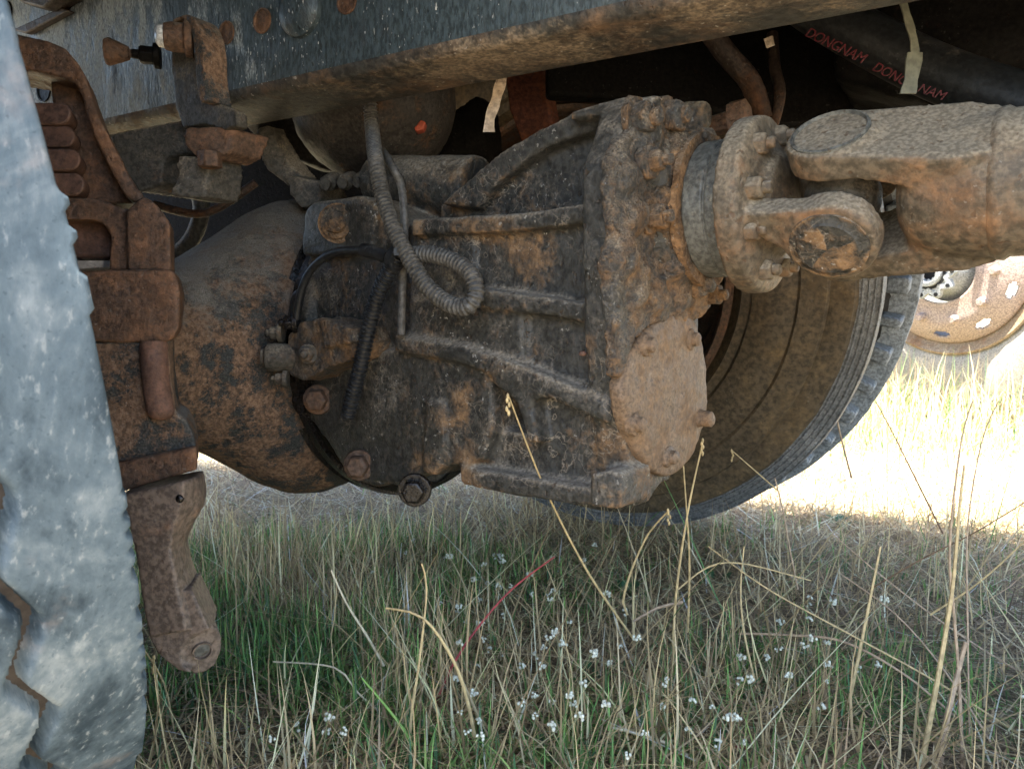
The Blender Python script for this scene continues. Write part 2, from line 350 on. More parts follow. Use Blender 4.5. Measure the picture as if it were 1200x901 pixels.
pc2 = hit(184, 66, RA-AR*.035, AR); bolt_obj(chassis, pc2, BD, .011, .02, M['dark'])
g = G(); g.tube([pc2+BD*.01, pc2+BD*.034], .005); g.loft([g.ring(pc2+BD*.03, BD, .008, 8), g.ring(pc2+BD*.052, BD, .017, 8), g.ring(pc2+BD*.057, BD, .015, 8)])
obj('bolt', g, M['brown'], chassis, bevel=.0015)
# pieces hanging below the bracket
obj('spacer_block', G().prism(px([(214, 149), (250, 148), (276, 150), (272, 163), (266, 178), (250, 186), (228, 184), (216, 170)], .865), AR*.05), M['brown'], chassis, cast=.0025, smooth=4, disp=.003)
pn = P(246, 186, .86); obj('nut', G().loft([G().ring(pn+Z*q, Z, .0135, 6) for q in (.008, -.010)]), M['brown'], chassis, bevel=.0015)
obj('shackle', G().prism(px([(206, 182), (242, 184), (244, 200), (240, 231), (226, 233), (198, 230), (207, 205)], .87), AR*.05), M['dusty'], chassis, cast=.0025, smooth=4, disp=.002)
obj('spring_end', G().prism(px([(118, 160), (150, 152), (228, 138), (236, 160), (216, 180), (192, 186), (190, 206), (190, 214), (178, 219), (160, 226), (140, 196)], .93), AR*.07), M['dusty'], chassis, cast=.003, smooth=3, disp=.003)
# the far rail, cross members, the bed
obj('chassis_rail', rail_sheet(-.9, 2.1, .86, .31, 0, -.09), M['dark'], chassis, sharp=60)
for t, zz in ((-.42, .2), (.36, .22), (1.2, .2)):
    a = railpt(t, .012, zz); b = railpt(t, .75, zz)
    obj('cross_member', G().box((a+b)/2, (b-a)/2*.998, FR*.04, Z*.07), M['dark'], chassis, bevel=.006)
g = G(); bz = RA.z+.33
bc = lambda t, a: V(((RA+FR*t+AR*a).x, (RA+FR*t+AR*a).y, bz))
def bedbox(t0, t1, a0, a1, z0, z1, m, name):
    q = [bc(t0, a0), bc(t1, a0), bc(t1, a1), bc(t0, a1)]
    obj(name, G().prism([V((p.x, p.y, z0)) for p in q], V((0, 0, z1-z0))), m, chassis)
a_off = (RA.dot(AR))
bedbox(-.78, 2.0, -.56, 1.50-a_off, bz, bz+.06, M['dark'], 'truck_bed')
bedbox(-.78, .42, -.92, -.563, bz+.004, bz+.05, M['dark'], 'sun_blocker_slab')  # unseen slab added to keep direct sun off the near tyre
for k in range(7): bedbox(-.7+k*.42, -.64+k*.42, -.54, 1.45-a_off, bz-.075, bz-.002, M['dark'], 'bed_bearer')
# added dark backing and equipment behind and above the axle
obj('dark_backing_box', G().prism(px([(-60, 60), (480, 60), (480, 300), (-60, 330)], 1.62), V((0, .35, 0))), M['dark'], chassis, bevel=.012)  # dark box added as backing, widened to close bright gaps by the brake chamber
obj('dark_shade_panel', G().prism(px([(640, -60), (1290, -60), (1290, 120), (1010, 142), (900, 150), (800, 120), (640, 112)], 1.03), V((0, .03, 0))), M['dark'], chassis, bevel=.006)  # dark panel added in place of shade, hides the far tyre top
obj('gearbox', G().prism([railpt(t, .34, z) for t, z in ((.62, .02), (.8, -.06), (1.5, -.06), (1.6, .05), (1.6, .24), (.62, .24))], AR*.34), M['dark'], chassis, cast=.008, smooth=6, disp=.012, dsize=.06)
obj('red_panel', G().prism(px([(588, 60), (632, 62), (648, 150), (612, 170), (596, 128)], 1.14), AR*.03), M['redplate'], chassis, bevel=.004)
obj('mounting_bracket', G().prism(px([(500, 150), (560, 110), (575, 215), (505, 230)], 1.22), AR*.06), M['dark'], chassis, cast=.005, smooth=4, disp=.006)
g = G(); g.tube([P(x, y, d) for x, y, d in ((820, 20, .92), (850, 62, .93), (880, 98, .94), (893, 140, .95))], .013, 12, .01); obj('brake_pipe', g, M['brown_dark'], chassis)
g = G(); g.tube([P(x, y, d) for x, y, d in ((905, 40, .97), (908, 80, .96), (914, 110, .95), (905, 150, .95))], .007, 10, .01); obj('brake_pipe', g, M['brown_dark'], chassis)
for pp, r_, mm in (([(200, 305, 1.2), (225, 280, 1.2), (236, 245, 1.2), (228, 215, 1.2)], .013, 'dusty'), ([(236, 222, 1.15), (262, 196, 1.15), (300, 170, 1.18)], .010, 'brown_dark'), ([(180, 240, 1.1), (240, 250, 1.1), (300, 214, 1.1)], .006, 'brown_dark')):
    obj('brake_pipe', G().tube([P(*q) for q in pp], r_, 12, .01), M[mm], chassis)
obj('gearbox_flange', G().lathe(P(1152, 14, .98), Z, [(-.05, .034), (-.028, .034), (-.025, .044), (.0, .044), (.03, .03), (.06, .03)], 24), M['redplate'], chassis, bevel=.002)
obj('rail_clip', G().prism(px([(895, 46), (905, 42), (907, 52), (898, 56)], .83), AR*.004), M['strap'], chassis)

# ------------------------------------------------------------------ the drive axle
c0 = N0 + AC*.225                                        # centre of the round joint face
c0 = V((c0.x, c0.y, P(345, 409, 1.0).z))
axle = thing('drive_axle', 'black and rusty drive axle with big cast differential casing in the middle', 'axle', V((c0.x, c0.y, 0)))
g = G(); ca = c0 - FC*.135 - Z*.006
prof = [(-.62, .10), (-.36, .11), (-.27, .15), (-.2, .19), (-.1, .20), (.1, .226), (.15, .217), (.19, .198), (.225, .174), (.26, .151), (.30, .127), (.34, .112), (.39, .101), (.45, .097), (.62, .094)]
g.loft([[ca-AC*t+Z*r*math.sin(a)+FC*min(r, .072+r*.3)*math.cos(a) for a in np.linspace(0, 2*math.pi, 72, endpoint=False)] for t, r in prof])
g.lathe(c0, FC, [(-.20, .12), (-.17, .18), (-.12, .205), (-.05, .208), (-.042, .20)], 72)
obj('axle_tube', g, M['axle'], axle, cast=.0045, smooth=8, disp=.003, dsize=.04)
g = G(); g.lathe(c0, FC, [(-.05, .18), (-.042, .226), (-.028, .230), (-.022, .218), (-.014, .218), (-.010, .231), (.004, .231), (.004, .18)], 96, True); obj('joint_gasket', g, M['oil'], axle, disp=.002, dsize=.02)

aa = np.linspace(math.pi*1.02, math.pi*1.86, 90)
rws = []
for k, a in enumerate(aa):
    wv = .006*math.sin(k*.5)+.005*math.sin(k*.21+1)
    rws.append([c0+FC*o_+(AC*math.cos(a)+Z*math.sin(a))*r_ for o_, r_ in ((.002, .2255), (.0185, .2235), (.0235, .211+wv*.9))])
grid = G(); grid.loft(rws, False, False); obj('oil_stain', grid, M['oil'], axle, sharp=180)
# cast differential casing: one continuous casting
g = G()
g.lathe(c0, FC, [(.0, .222), (.016, .222), (.022, .2), (.07, .185), (.10, .15)], 72)
core = [(372, 262), (430, 240), (480, 264), (560, 260), (690, 246), (722, 240), (722, 575), (690, 584), (545, 560), (530, 540), (470, 545), (420, 530), (385, 470), (365, 400)]
g.prism(Np(core, .075), AC*.085); g.prism(Np([(372, 262), (430, 240), (480, 264), (600, 260), (600, 570), (530, 540), (420, 530), (385, 470), (365, 400)], .075), AC*.17)
up_plate = [(372, 258), (440, 236), (482, 262), (560, 258), (690, 243), (720, 238), (720, 480), (640, 452), (560, 425), (470, 412), (400, 420), (362, 380), (356, 320)]
g.prism(Np(up_plate, .022), AC*.12)
g.prism(Np([(362, 436), (388, 420), (470, 408), (560, 420), (574, 440), (578, 505), (566, 540), (530, 545), (500, 555), (468, 566), (440, 571), (410, 562), (386, 522), (358, 486)], .012), AC*.14)
g.prism(Np([(628, 452), (720, 480), (722, 586), (628, 572)], .028), AC*.12)
g.prism(Np([(560, 500), (640, 512), (640, 574), (548, 560)], .028), AC*.12)
# boss with bolt at the upper left, neck of the casing, hump
g.prism(Np([(357, 245), (366, 236), (425, 228), (440, 240), (436, 290), (400, 300), (352, 300)], .004), AC*.06)
g.cyl(N(440, 212, .10), N(560, 222, .115), .034, .040, 20)
hump = [(515, 240), (545, 214), (585, 180), (622, 158), (646, 146), (670, 134), (738, 116), (738, 262), (515, 262)]
g.prism(Np(hump, .065), AC*.15)
rim_ = [(515, 240), (545, 212), (585, 178), (622, 156), (646, 144), (670, 131), (738, 112), (738, 138), (680, 158), (640, 172), (606, 196), (575, 222), (560, 244)]
g.prism(Np(rim_, .045), AC*.17)
g.prism(Np([(668, 131), (735, 110), (742, 116), (742, 128), (668, 142)], .03), AC*.17)
# ribs
g.prism(Np([(482, 256), (600, 250), (692, 238), (712, 246), (692, 260), (600, 272), (482, 276)], .004), AC*.06)
g.prism(Np([(556, 338), (640, 348), (712, 360), (712, 384), (640, 370), (556, 360)], .004), AC*.06)
g.prism(Np([(462, 392), (540, 404), (610, 428), (712, 470), (712, 498), (610, 452), (540, 426), (462, 412)], .002), AC*.06)
g.prism(Np([(478, 350), (612, 356), (612, 432), (478, 406)], .012), AC*.06)
g.prism(Np([(480, 276), (556, 272), (556, 345), (480, 345)], .016), AC*.06)
g.prism(Np([(498, 470), (516, 470), (520, 520), (508, 560), (492, 552)], .004), AC*.06)
g.prism(Np([(575, 430), (590, 440), (640, 455), (640, 466), (622, 470), (630, 520), (618, 520), (604, 470), (575, 448)], .004), AC*.06)
g.prism(Np([(536, 546), (620, 560), (706, 574), (710, 592), (690, 594), (600, 582), (540, 568)], .008), AC*.1)
g.prism(Np([(690, 556), (716, 550), (728, 556), (728, 598), (690, 594)], -.006), AC*.06)
# end flange of the casing with its ragged outline
endp = [(718, 190), (728, 166), (740, 122), (765, 114), (792, 122), (802, 150), (806, 250), (822, 325), (819, 385), (812, 480), (792, 540), (762, 588), (746, 594), (736, 545), (724, 450), (718, 300)]
g.prism(Ep(endp, .002), -FC*.034)
pin0 = E(797, 250)
g.lathe(pin0, FC, [(-.05, .085), (.0, .09), (.022, .08)], 48)
for x, y in ((742, 137), (745, 190), (752, 265), (800, 140), (805, 330)): g.lathe(E(x, y, -.01), FC, [(0, .017), (.028, .015)], 14)
casing = obj('differential_casing', g, M['casting'], axle, cast=.0034, smooth=8, disp=.003, dsize=.035)
casing.data.materials.append(M['crust'])
# rusty end plate, cover and pinion parts
g = G(); ep2 = [(719, 186), (729, 168), (742, 150), (768, 142), (792, 150), (806, 182), (812, 255), (826, 322), (826, 372), (800, 376), (770, 378), (744, 398), (730, 440), (722, 440), (718, 300)]
g.prism(Ep(ep2, .011), -FC*.012)
g.lathe(pin0, FC, [(0, .084), (.022, .08), (.026, .072)], 48)
for k in range(7):
    a = k*.9+.4; pp = pin0+FC*.014+(AC*math.cos(a)+Z*math.sin(a))*.074; g.ell(pp, FC*.016, AC*.016, Z*.018, 10, 6)
for x, y in ((735, 205), (740, 255), (728, 300), (742, 335), (765, 350), (790, 345), (812, 350), (758, 165)): g.ell(E(x, y, .008), FC*.014, AC*.026, Z*.022, 10, 6)
obj('bearing_carrier', g, M['crust'], axle, cast=.003, smooth=3, disp=.016, dsize=.022)
# thin gasket edge lines
g = G(); g.tube([E(x, y, .004) for x, y in ((736, 168), (724, 186), (720, 230), (720, 280), (726, 315), (740, 350), (752, 372))], .004, 8, .006)
obj('gasket_edge', g, M['cover'], axle, disp=.003, dsize=.01)
g = G(); g.lathe(pin0, FC, [(.026, .06), (.026, .077), (.033, .077), (.033, .06)], 56); obj('retainer_ring', g, M['crust'], axle, disp=.009, dsize=.012)
cov = [(744, 400), (756, 384), (776, 372), (799, 366), (814, 378), (823, 410), (827, 452), (824, 498), (813, 530), (795, 552), (776, 559), (758, 548), (743, 524), (731, 488), (726, 452), (732, 420)]
cpts = spline([E(x, y, .008) for x, y in cov+cov[:1]], .012)[:-1]
g = G(); cc0 = sum(cpts, V())/len(cpts)
g.loft([[p-FC*.012 for p in cpts], cpts, [p+FC*.003+(cc0-p)*.03 for p in cpts], [p+FC*.005+(cc0-p)*.2 for p in cpts], [p+FC*.005+(cc0-p)*.45 for p in cpts], [p+FC*.006+(cc0-p)*.7 for p in cpts], [p+FC*.006+(cc0-p)*.95 for p in cpts]])
cover = obj('cover_plate', g, M['cover'], axle, cast=.0025, smooth=3, disp=.006, dsize=.035)
for x, y in ((744, 497), (783, 535), (757, 404), (809, 398), (819, 490)):
    gg = G(); p_ = E(x, y, .012); gg.lathe(p_, FC, [(-.004, .0125), (.002, .011), (.004, .0075), (.009, .007), (.011, .004)] if x != 819 else [(-.004, .012), (.004, .009), (.014, .0085), (.016, .006)], 14)
    obj('bolt', gg, M['cover'], cover, disp=.003, dsize=.01)
# bolts round the joint and over the casing
def fb(x, y, off, r, h, m, par=axle, u=None, name='bolt'): return bolt_obj(par, N(x, y, off), u or FC, r, h, m, name)
g = G(); pb1 = N(396, 262, .002); nb = (FC*.55-AC*.83).normalized()
g.lathe(pb1, nb, [(-.004, .024), (.004, .024), (.004, .019), (.008, .019), (.008, .013), (.013, .012), (.015, .006)], 24); obj('bolt', g, M['crust'], axle, disp=.002, dsize=.012)
for x, y, m in ((373, 468, 'brown'), (421, 545, 'brown'), (486, 574, 'oil')): bolt_obj(axle, N(x, y, .006), nb, .0145, .016, M[m], dome=False, disp=.002)
g = G(); g.lathe(N(366, 468, .02), nb, [(0, .026), (.008, .025), (.01, .018)], 24); obj('washer', g, M['oil'], axle)
# sensor housing cluster on the joint
g = G(); g.prism(Np([(336, 392), (352, 378), (378, 372), (414, 384), (422, 398), (414, 420), (384, 432), (356, 447), (338, 440)], -.028), AC*.05)
g.prism(Np([(372, 372), (410, 384), (418, 400), (380, 408)], -.036), AC*.05)
obj('sensor_housing', g, M['crust'], axle, cast=.0025, smooth=5, disp=.006, dsize=.018)
pl = N(331, 419, -.03); ul = (-FC*.75-AC*.66).normalized()
g = G(); g.lathe(pl-ul*.012, ul, [(-.012, .012), (.0, .017), (.02, .0185), (.03, .017), (.034, .011), (.037, .011), (.038, .004)], 24); obj('plug_fitting', g, M['dusty'], axle, disp=.002, dsize=.012)
for x, y, r in ((328, 390, .009), (361, 415, .009), (334, 444, .008)): bolt_obj(axle, N(x, y, -.032), ul if x < 350 else nb, r, .012, M['dusty'], dome=True)
for x, y, r in ((346, 378, .010),): bolt_obj(axle, N(x, y, -.026), ul, r, .014, M['oil'])
# top bolts and stub at the pinion end
for x, y, o_, r in ((744, 140, .004, .015), (780, 138, .01, .015), (800, 160, .01, .012), (748, 192, .01, .016), (803, 200, .012, .010), (808, 335, .012, .014), (826, 345, .01, .012), (757, 190, .02, .01), (760, 255, .012, .012)):
    bolt_obj(axle, E(x, y, o_), FC, r, .018, M['crust'], disp=.007)
g = G(); g.lathe(E(812, 155, -.02), (FC*.9+Z*.1).normalized(), [(0, .012), (.045, .012), (.046, .02), (.062, .02), (.064, .014)], 8); obj('stud', g, M['brown'], axle, disp=.004, dsize=.015)
# rust red paint chips on the casing
for x, y, r in ((701, 369, .0095), (703, 312, .006), (683, 414, .004)):
    obj('paint_chip', G().ell(N(x, y, .006), FC*r, Z*r*.7, AC*.004, 14, 6), M['red_rust'], axle)

# ------------------------------------------------------------------ brake chamber above the axle
bcn = P(438, 120, 1.10)
chamber = thing('brake_chamber', 'dusty round brake chamber hanging above the axle behind the hose', 'brake chamber', V((bcn.x, bcn.y, bcn.z-.13)))
ub = V((.16, -.25, -.95)).normalized()
g = G(); g.lathe(bcn, ub, [(-.08, .118), (.0, .118), (.03, .114), (.06, .10), (.085, .078), (.105, .05), (.115, .02), (.117, 0)], 48); obj('bowl', g, M['dark_dust'], chamber, cast=.004, smooth=5, disp=.005)
g = G(); cr = bcn + V((-.045, .03, .012)); g.lathe(cr, V((-.10, -.28, -.95)).normalized(), [(-.03, .155), (.0, .155), (.04, .15), (.055, .142), (.06, .12), (.02, .11)], 48, True); obj('clamp_ring', g, M['dark_dust'], chamber, cast=.004, smooth=4, disp=.005)
g = G(); g.prism(px([(300, 150), (312, 146), (330, 180), (352, 206), (336, 218), (312, 200), (298, 172)], 1.06), AC*.03); obj('clamp_lug', g, M['dusty'], chamber, cast=.003, smooth=4, disp=.004)
g = G(); g.prism(px([(336, 205), (372, 212), (376, 235), (352, 245), (338, 228)], 1.05), AC*.05); obj('foot_bracket', g, M['dusty'], chamber, cast=.003, smooth=4, disp=.004)
for x, y in ((384, 215), (404, 214), (422, 212)):
    g = G(); g.lathe(P(x, y, 1.02), V((-.1, -.9, -.3)).normalized(), [(-.03, .011), (.0, .011), (.004, .007), (.012, .007)], 10); obj('clamp_bolt', g, M['dusty'], chamber, disp=.003, dsize=.012)

# ------------------------------------------------------------------ propeller shaft
sh0 = pin0 + FC*.03
shaft = thing('propeller_shaft', 'dusty tan propeller shaft with universal joint running to the right edge', 'drive shaft', V((sh0.x, sh0.y, 0)))
def sp_(t): return pin0 + FC*t
g = G(); g.lathe(pin0, FC, [(.03, .062), (.034, .067), (.052, .067), (.054, .064), (.056, .067), (.078, .068)], 56); obj('pinion_collar', g, M['collar'], shaft, bevel=.001, disp=.0015)
TF, TJ = .080, .160                                        # flange, joint centre
b1 = (-AC*.74 - Z*.67).normalized(); b2 = (-AC*.67 + Z*.74).normalized()
def ear(g, t0, t1, bdir, secs, rad, th, rnd):
    """arm of a yoke: sections from its root at t0 to the round eye at t1; (fraction, half width, inner, outer radius)"""
    side = FC.cross(bdir).normalized(); d = 1 if t1 > t0 else -1; rs = []
    sec = [(t0+(t1-t0)*q, w, a, b) for q, w, a, b in secs]+[(t1+d*math.sin(a_)*rnd, math.cos(a_)*rnd, rad, rad+th) for a_ in np.linspace(0, 1.5, 8)]
    for t, w, a, b in sec:
        lo, hi = w if isinstance(w, tuple) else (-w, w)
        rs.append([sp_(t)+side*hi+bdir*a, sp_(t)+side*hi+bdir*b, sp_(t)+side*lo+bdir*b, sp_(t)+side*lo+bdir*a])
    g.loft(rs)
g = G(); g.lathe(pin0, FC, [(TF-.009, .06), (TF-.009, .084), (TF+.011, .084), (TF+.014, .079), (TF+.022, .05)], 64)
for sgn in (1, -1): ear(g, TF+.004, TJ+.004, b1*sgn, [(0, (-.040, -.004), .02, .062), (.22, (-.037, -.012), .038, .065), (.5, (-.036, .006), .042, .066), (.78, (-.036, .030), .044, .066)], .044, .022, .040)
for sgn in (1, -1): g.lathe(sp_(TJ+.004)+b1*sgn*.044, b1*sgn, [(0, .040), (.025, .038)], 28)
g.lathe(pin0, FC, [(TF, .06), (TF+.03, .045), (TF+.035, .02)], 30)
obj('flange_yoke', g, M['shaft'], shaft, cast=.0026, smooth=7, disp=.0015, dsize=.02)
g = G()
for sgn in (1, -1): ear(g, TJ+.122, TJ, b2*sgn, [(0, .034, .0, .053), (.2, .042, .018, .056), (.5, .040, .032, .060), (.8, .037, .042, .065)], .043, .023, .037)
for sgn in (1, -1): g.lathe(sp_(TJ)+b2*sgn*.042, b2*sgn, [(0, .037), (.026, .037)], 28)
for k in range(6):
    pass
g.lathe(pin0, FC, [(TJ+.050, .03), (TJ+.058, .044), (TJ+.074, .053), (TJ+.098, .0575), (TJ+.126, .0585)], 48)
obj('shaft_yoke', g, M['shaft'], shaft, cast=.0026, smooth=10, disp=.001, dsize=.02)
g = G(); g.lathe(pin0, FC, [(TJ+.118, .0575), (TJ+.122, .0606), (TJ+.127, .061), (TJ+.131, .0582), (TJ+.165, .0582), (TJ+.167, .0576), (1.6, .0576)], 64)
obj('shaft_tube', g, M['shaft'], shaft, disp=.0012, dsize=.03)
g = G()
for bd, r in ((b1, .021), (b2, .021)): g.cyl(sp_(TJ)-bd*.055, sp_(TJ)+bd*.055, r, r, 24)
g.ell(sp_(TJ), FC*.034, b1*.034, b2*.034, 20, 12)
obj('joint_cross', g, M['dusty'], shaft, cast=.003, smooth=5, disp=.002)
for bd in (b1, b2):
    for sgn in (1, -1):
        q = sp_(TJ+(.004 if bd is b1 else 0))+bd*sgn*(.0685 if bd is b1 else .0675); u = bd*sgn
        g = G(); g.lathe(q, u, [(-.006, .0325), (.002, .0325), (.003, .030), (-.001, .0285), (-.001, .012), (.0005, 0)] if bd is b2 else [(-.006, .034), (.002, .033), (.003, .028), (.006, .025), (.006, .016), (.007, .0)], 36, False)
        obj('bearing_cap', g, M['collar'] if bd is b2 else M['casting'], shaft, disp=.0015, dsize=.012)
for k, (ang, mm) in enumerate(((.62, 'shaft'), (1.45, 'shaft'), (2.3, 'shaft'), (3.6, 'shaft'), (5.2, 'shaft'), (4.4, 'shaft'))):
    q = pin0+FC*(TF+.010)+(AC*math.cos(ang)+Z*math.sin(ang))*.066
    bolt_obj(shaft, q, FC, .0105, .016, M[mm], disp=.002)
q = hit(872, 222, pin0+FC*(TF+.012), FC); bolt_obj(shaft, q, FC, .011, .018, M['shaft'], disp=.002)

# ------------------------------------------------------------------ leaf spring saddle at the left, with its lever arm
sp0 = P(180, 430, .74)
spring = thing('leaf_spring_seat', 'brown rusted leaf spring seat standing between the near tyre and the axle', 'spring seat', V((sp0.x, sp0.y, 0)))
UA = V((-.36, .93, 0)).normalized()
arch = [(-40, 42), (15, 38), (52, 46), (76, 56), (92, 74), (100, 90), (106, 108), (116, 136), (128, 160), (146, 196), (160, 220), (172, 234)]
inner = [(158, 238), (146, 228), (132, 204), (116, 172), (104, 142), (95, 112), (88, 96), (70, 90), (32, 82), (-40, 74)]
g = G(); g.prism(px(arch+inner, .735), UA*.07)
obj('arch_rim', g, M['brown'], spring, cast=.0025, smooth=4, disp=.002)
g = G(); g.prism(px([(58, 84), (92, 90), (100, 112), (112, 145), (128, 180), (146, 215), (160, 238), (96, 240), (80, 200), (70, 150), (60, 118)], .765), UA*.05)
obj('arch_web', g, M['brown'], spring, cast=.003, smooth=3, disp=.002)
for i, (y, x1, h) in enumerate(((133, 83, 13), (160, 88, 12.5), (187, 94, 13), (216, 99, 13.5))):
    arc = [(x1-h+math.cos(a)*h, y+math.sin(a)*h) for a in np.linspace(-1.45, 1.45, 9)]
    obj('spring_leaf', G().prism(px([(-30, y-h)]+arc+[(-30, y+h)], .728+.004*(i % 2)), UA*.06), M['red_rust'], spring, bevel=.002)
g = G(); g.prism(px([(20, 233), (90, 231), (120, 234), (148, 246), (158, 262), (154, 316), (128, 318), (131, 276), (120, 261), (104, 258), (20, 258)], .735), UA*.07)
g.prism(px([(148, 246), (170, 230), (184, 240), (200, 262), (201, 318), (150, 318)], .728), UA*.08)
obj('seat_bracket', g, M['brown'], spring, cast=.0025, smooth=4, disp=.003)
obj('rubber_pad', G().prism(px([(60, 258), (112, 257), (128, 264), (132, 280), (131, 302), (100, 302), (60, 302)], .76), UA*.05), M['red_rust'], spring, bevel=.004)
g = G(); g.prism(px([(40, 318), (196, 315), (206, 320), (211, 342), (209, 385), (203, 398), (190, 402), (40, 400)], .722), UA*.10)
obj('seat_block', g, M['brown'], spring, cast=.0025, smooth=4, disp=.004)
g = G(); g.prism(px([(60, 402), (196, 400), (200, 440), (206, 484), (219, 492), (228, 512), (230, 530), (140, 548), (60, 560)], .728), UA*.10)
obj('lower_block', g, M['axle'], spring, cast=.0025, smooth=4, disp=.004)
g = G(); g.prism(px([(60, 552), (143, 541), (230, 523), (231, 551), (146, 576), (60, 590)], .720), UA*.10)
obj('clamp_plate', g, M['brown'], spring, cast=.0025, smooth=3, disp=.002)
g = G()
ub_ = [P(181, 396, .722), P(183, 440, .722), P(187, 482, .722)]
g.tube([P(180, 402, .728), P(182, 440, .725), P(187, 476, .722), P(188, 480, .722)], .0125, 18, .006); g.ell(P(188, 480, .722), V((.0125, 0, 0)), V((0, .0125, 0)), Z*.010, 18, 10)
obj('u_bolt', g, M['red_rust'], spring, disp=.0015)
# lever arm
LN = V((.52, .85, 0)).normalized()
AD = V((-.22, .97, 0))
secs_ = [(574, 142, 216, 233), (590, 146, 214, 237), (606, 150, 208, 233), (624, 154, 203, 222), (645, 159, 200, 213), (672, 163, 204, 219), (700, 167, 209, 231), (722, 171, 214, 244), (742, 176, 217, 250)]
g = G(); rs_ = []
for y_, xl, xm, xr in secs_:
    dy = (16 if y_ < 580 else 4)*0
    a_, b_, c_ = P(xl, y_+6-(xl-142)*.0, .702), P(xm, y_-(12 if y_ < 580 else 2), .698), P(xr, y_-(17 if y_ < 580 else 5), .728)
    rs_.append([a_, b_, c_, c_+AD*.03, a_+AD*.06])
g.loft(rs_); obj('lever_arm', g, M['arm'], spring, cast=.0022, smooth=3, disp=.001)
tn = V((.55, -.80, -.22)).normalized()
tc = P(230, 760, .715); 
g = G()
tip = [(212, 754), (226, 744), (246, 735), (256, 736), (260, 748), (259, 764), (252, 779), (240, 788), (228, 790), (217, 781), (211, 766)]
tp = [hit(x, y, tc, tn) for x, y in tip]
g.prism(tp, -tn*.05); g.prism(px([(172, 700), (224, 690), (246, 738), (214, 752), (214, 778), (226, 789), (210, 786), (184, 766), (174, 745)], .706), AD*.05)
arm = obj('lever_arm', g, M['arm'], spring, cast=.0018, smooth=2, disp=.001)
hc = hit(237, 762, tc+tn*.001, tn); g = G(); g.lathe(hc, tn, [(-.012, 0.007), (-.012, .0075), (.0022, .0078), (.0022, .0092), (-.004, .0092)], 24, False); obj('pin_hole', g, M['arm'], arm)
g = G(); g.lathe(hc, tn, [(-.004, .0074), (-.001, .0072), (.0, .003)], 20); obj('pin', g, M['collar'], arm)
hp = P(211, 584, .70); g = G(); g.ell(hp, V((.004, 0, 0)), V((0, .004, 0)), Z*.0045, 10, 6); obj('grease_nipple', g, M['oil'], spring)

# ------------------------------------------------------------------ hoses, cables, strips
def nh(lst, off): return [N(x, y, off) for x, y in lst]
hp1 = [P(431, 60, .965), P(433, 112, .965), P(436, 150, .96)]+[N(x, y, o) for x, y, o in ((441, 192, -.01), (449, 232, -.022), (462, 268, -.028), (479, 302, -.03), (501, 336, -.03), (526, 356, -.028), (548, 359, -.026), (558, 344, -.022), (552, 322, -.018), (534, 307, -.016), (510, 299, -.016), (488, 298, -.016), (474, 304, -.016))]
def corr(r): return lambda k, n: r*(1.0 if k % 4 in (0, 1) else .80)
g = G(); g.tube(hp1, corr(.0092), 14, .00125); tag(obj('corrugated_hose', g, M['hose'], org=V((hp1[-1].x, hp1[-1].y, 0))), 'grey corrugated hose hanging from the rail and curling in a loop', 'hose', 'corrugated hoses on the casing')
hp2 = nh([(466, 300), (456, 318), (444, 342), (435, 372), (428, 402), (421, 434), (413, 464), (407, 488)], -.026)
g = G(); g.tube(hp2, corr(.0092), 14, .00125); tag(obj('corrugated_hose', g, M['rubber'], org=V((hp2[-1].x, hp2[-1].y, 0))), 'short dark corrugated hose pointing down with a broken open end', 'hose', 'corrugated hoses on the casing')
cb = [N(347, 374, -.03), N(352, 345, -.032), N(362, 320, -.032), N(380, 302, -.032), N(402, 294, -.032), N(430, 294, -.032), N(452, 299, -.028), N(470, 306, -.024)]
cable = thing('sensor_cable', 'black bent cable arching from the corrugated hose to the sensor housing', 'cable', cb[0])
obj('cable', G().tube(cb, .0048, 10, .004), M['rubber'], cable)
obj('cable_sleeve', G().tube([N(425, 293, -.032), N(440, 296, -.03), N(454, 301, -.027)], .0075, 12, .005), M['rubber'], cable)
tq = N(464, 303, -.027); g = G(); g.lathe(tq, (N(470, 306, -.026)-N(456, 300, -.027)).normalized(), [(-.004, .0125), (-.004, .0138), (.004, .0138), (.004, .0125)], 20); g.box(tq+V((.004, -.013, .006)), V((.004, 0, 0)), V((0, .003, 0)), V((0, 0, .004))); obj('cable_tie', g, M['rubber'], cable)
g = G(); g.tube([N(344, 374, -.024), N(346, 350, -.026), N(352, 344, -.026)], .006, 10, .004); obj('grommet', g, M['rubber'], cable)
th = [P(448, 176, 1.02), N(458, 192, .0), N(470, 218, -.002), N(474, 262, -.004), N(472, 320, -.004), N(470, 392, -.004)]
tag(obj('brake_pipe', G().tube(th, .0046, 10, .005), M['hose'], org=V((th[-1].x, th[-1].y, 0))), 'thin dusty pipe running straight down behind the corrugated hose', 'pipe')
def ribbon(g, pts, wd, th, d=V((1, 0, 0))):
    n = V((0, -1, 0)); sp = spline(pts, .006)
    g.loft([[p-d*wd*.5*s+n*th, p+d*wd*.5*s+n*th, p+d*wd*.5*s-n*th, p-d*wd*.5*s-n*th] for k, p in enumerate(sp) for s in (1+.12*math.sin(k*1.7),)])
g = G(); ribbon(g, [P(592, 70, .86), P(588, 92, .86), P(581, 118, .86), P(574, 140, .862), P(573, 155, .862)], .012, .0006)
tag(obj('hanging_strap', g, M['strap'], org=P(592, 70, .86)), 'frayed pale strap end hanging below the rail', 'strap')
g = G(); ribbon(g, [P(1054, -12, .68), P(1062, 16, .68), P(1071, 48, .68), P(1072, 66, .68)], .007, .0008); ribbon(g, [P(1072, 62, .68), P(1069, 85, .68), P(1064, 110, .68)], .013, .001)
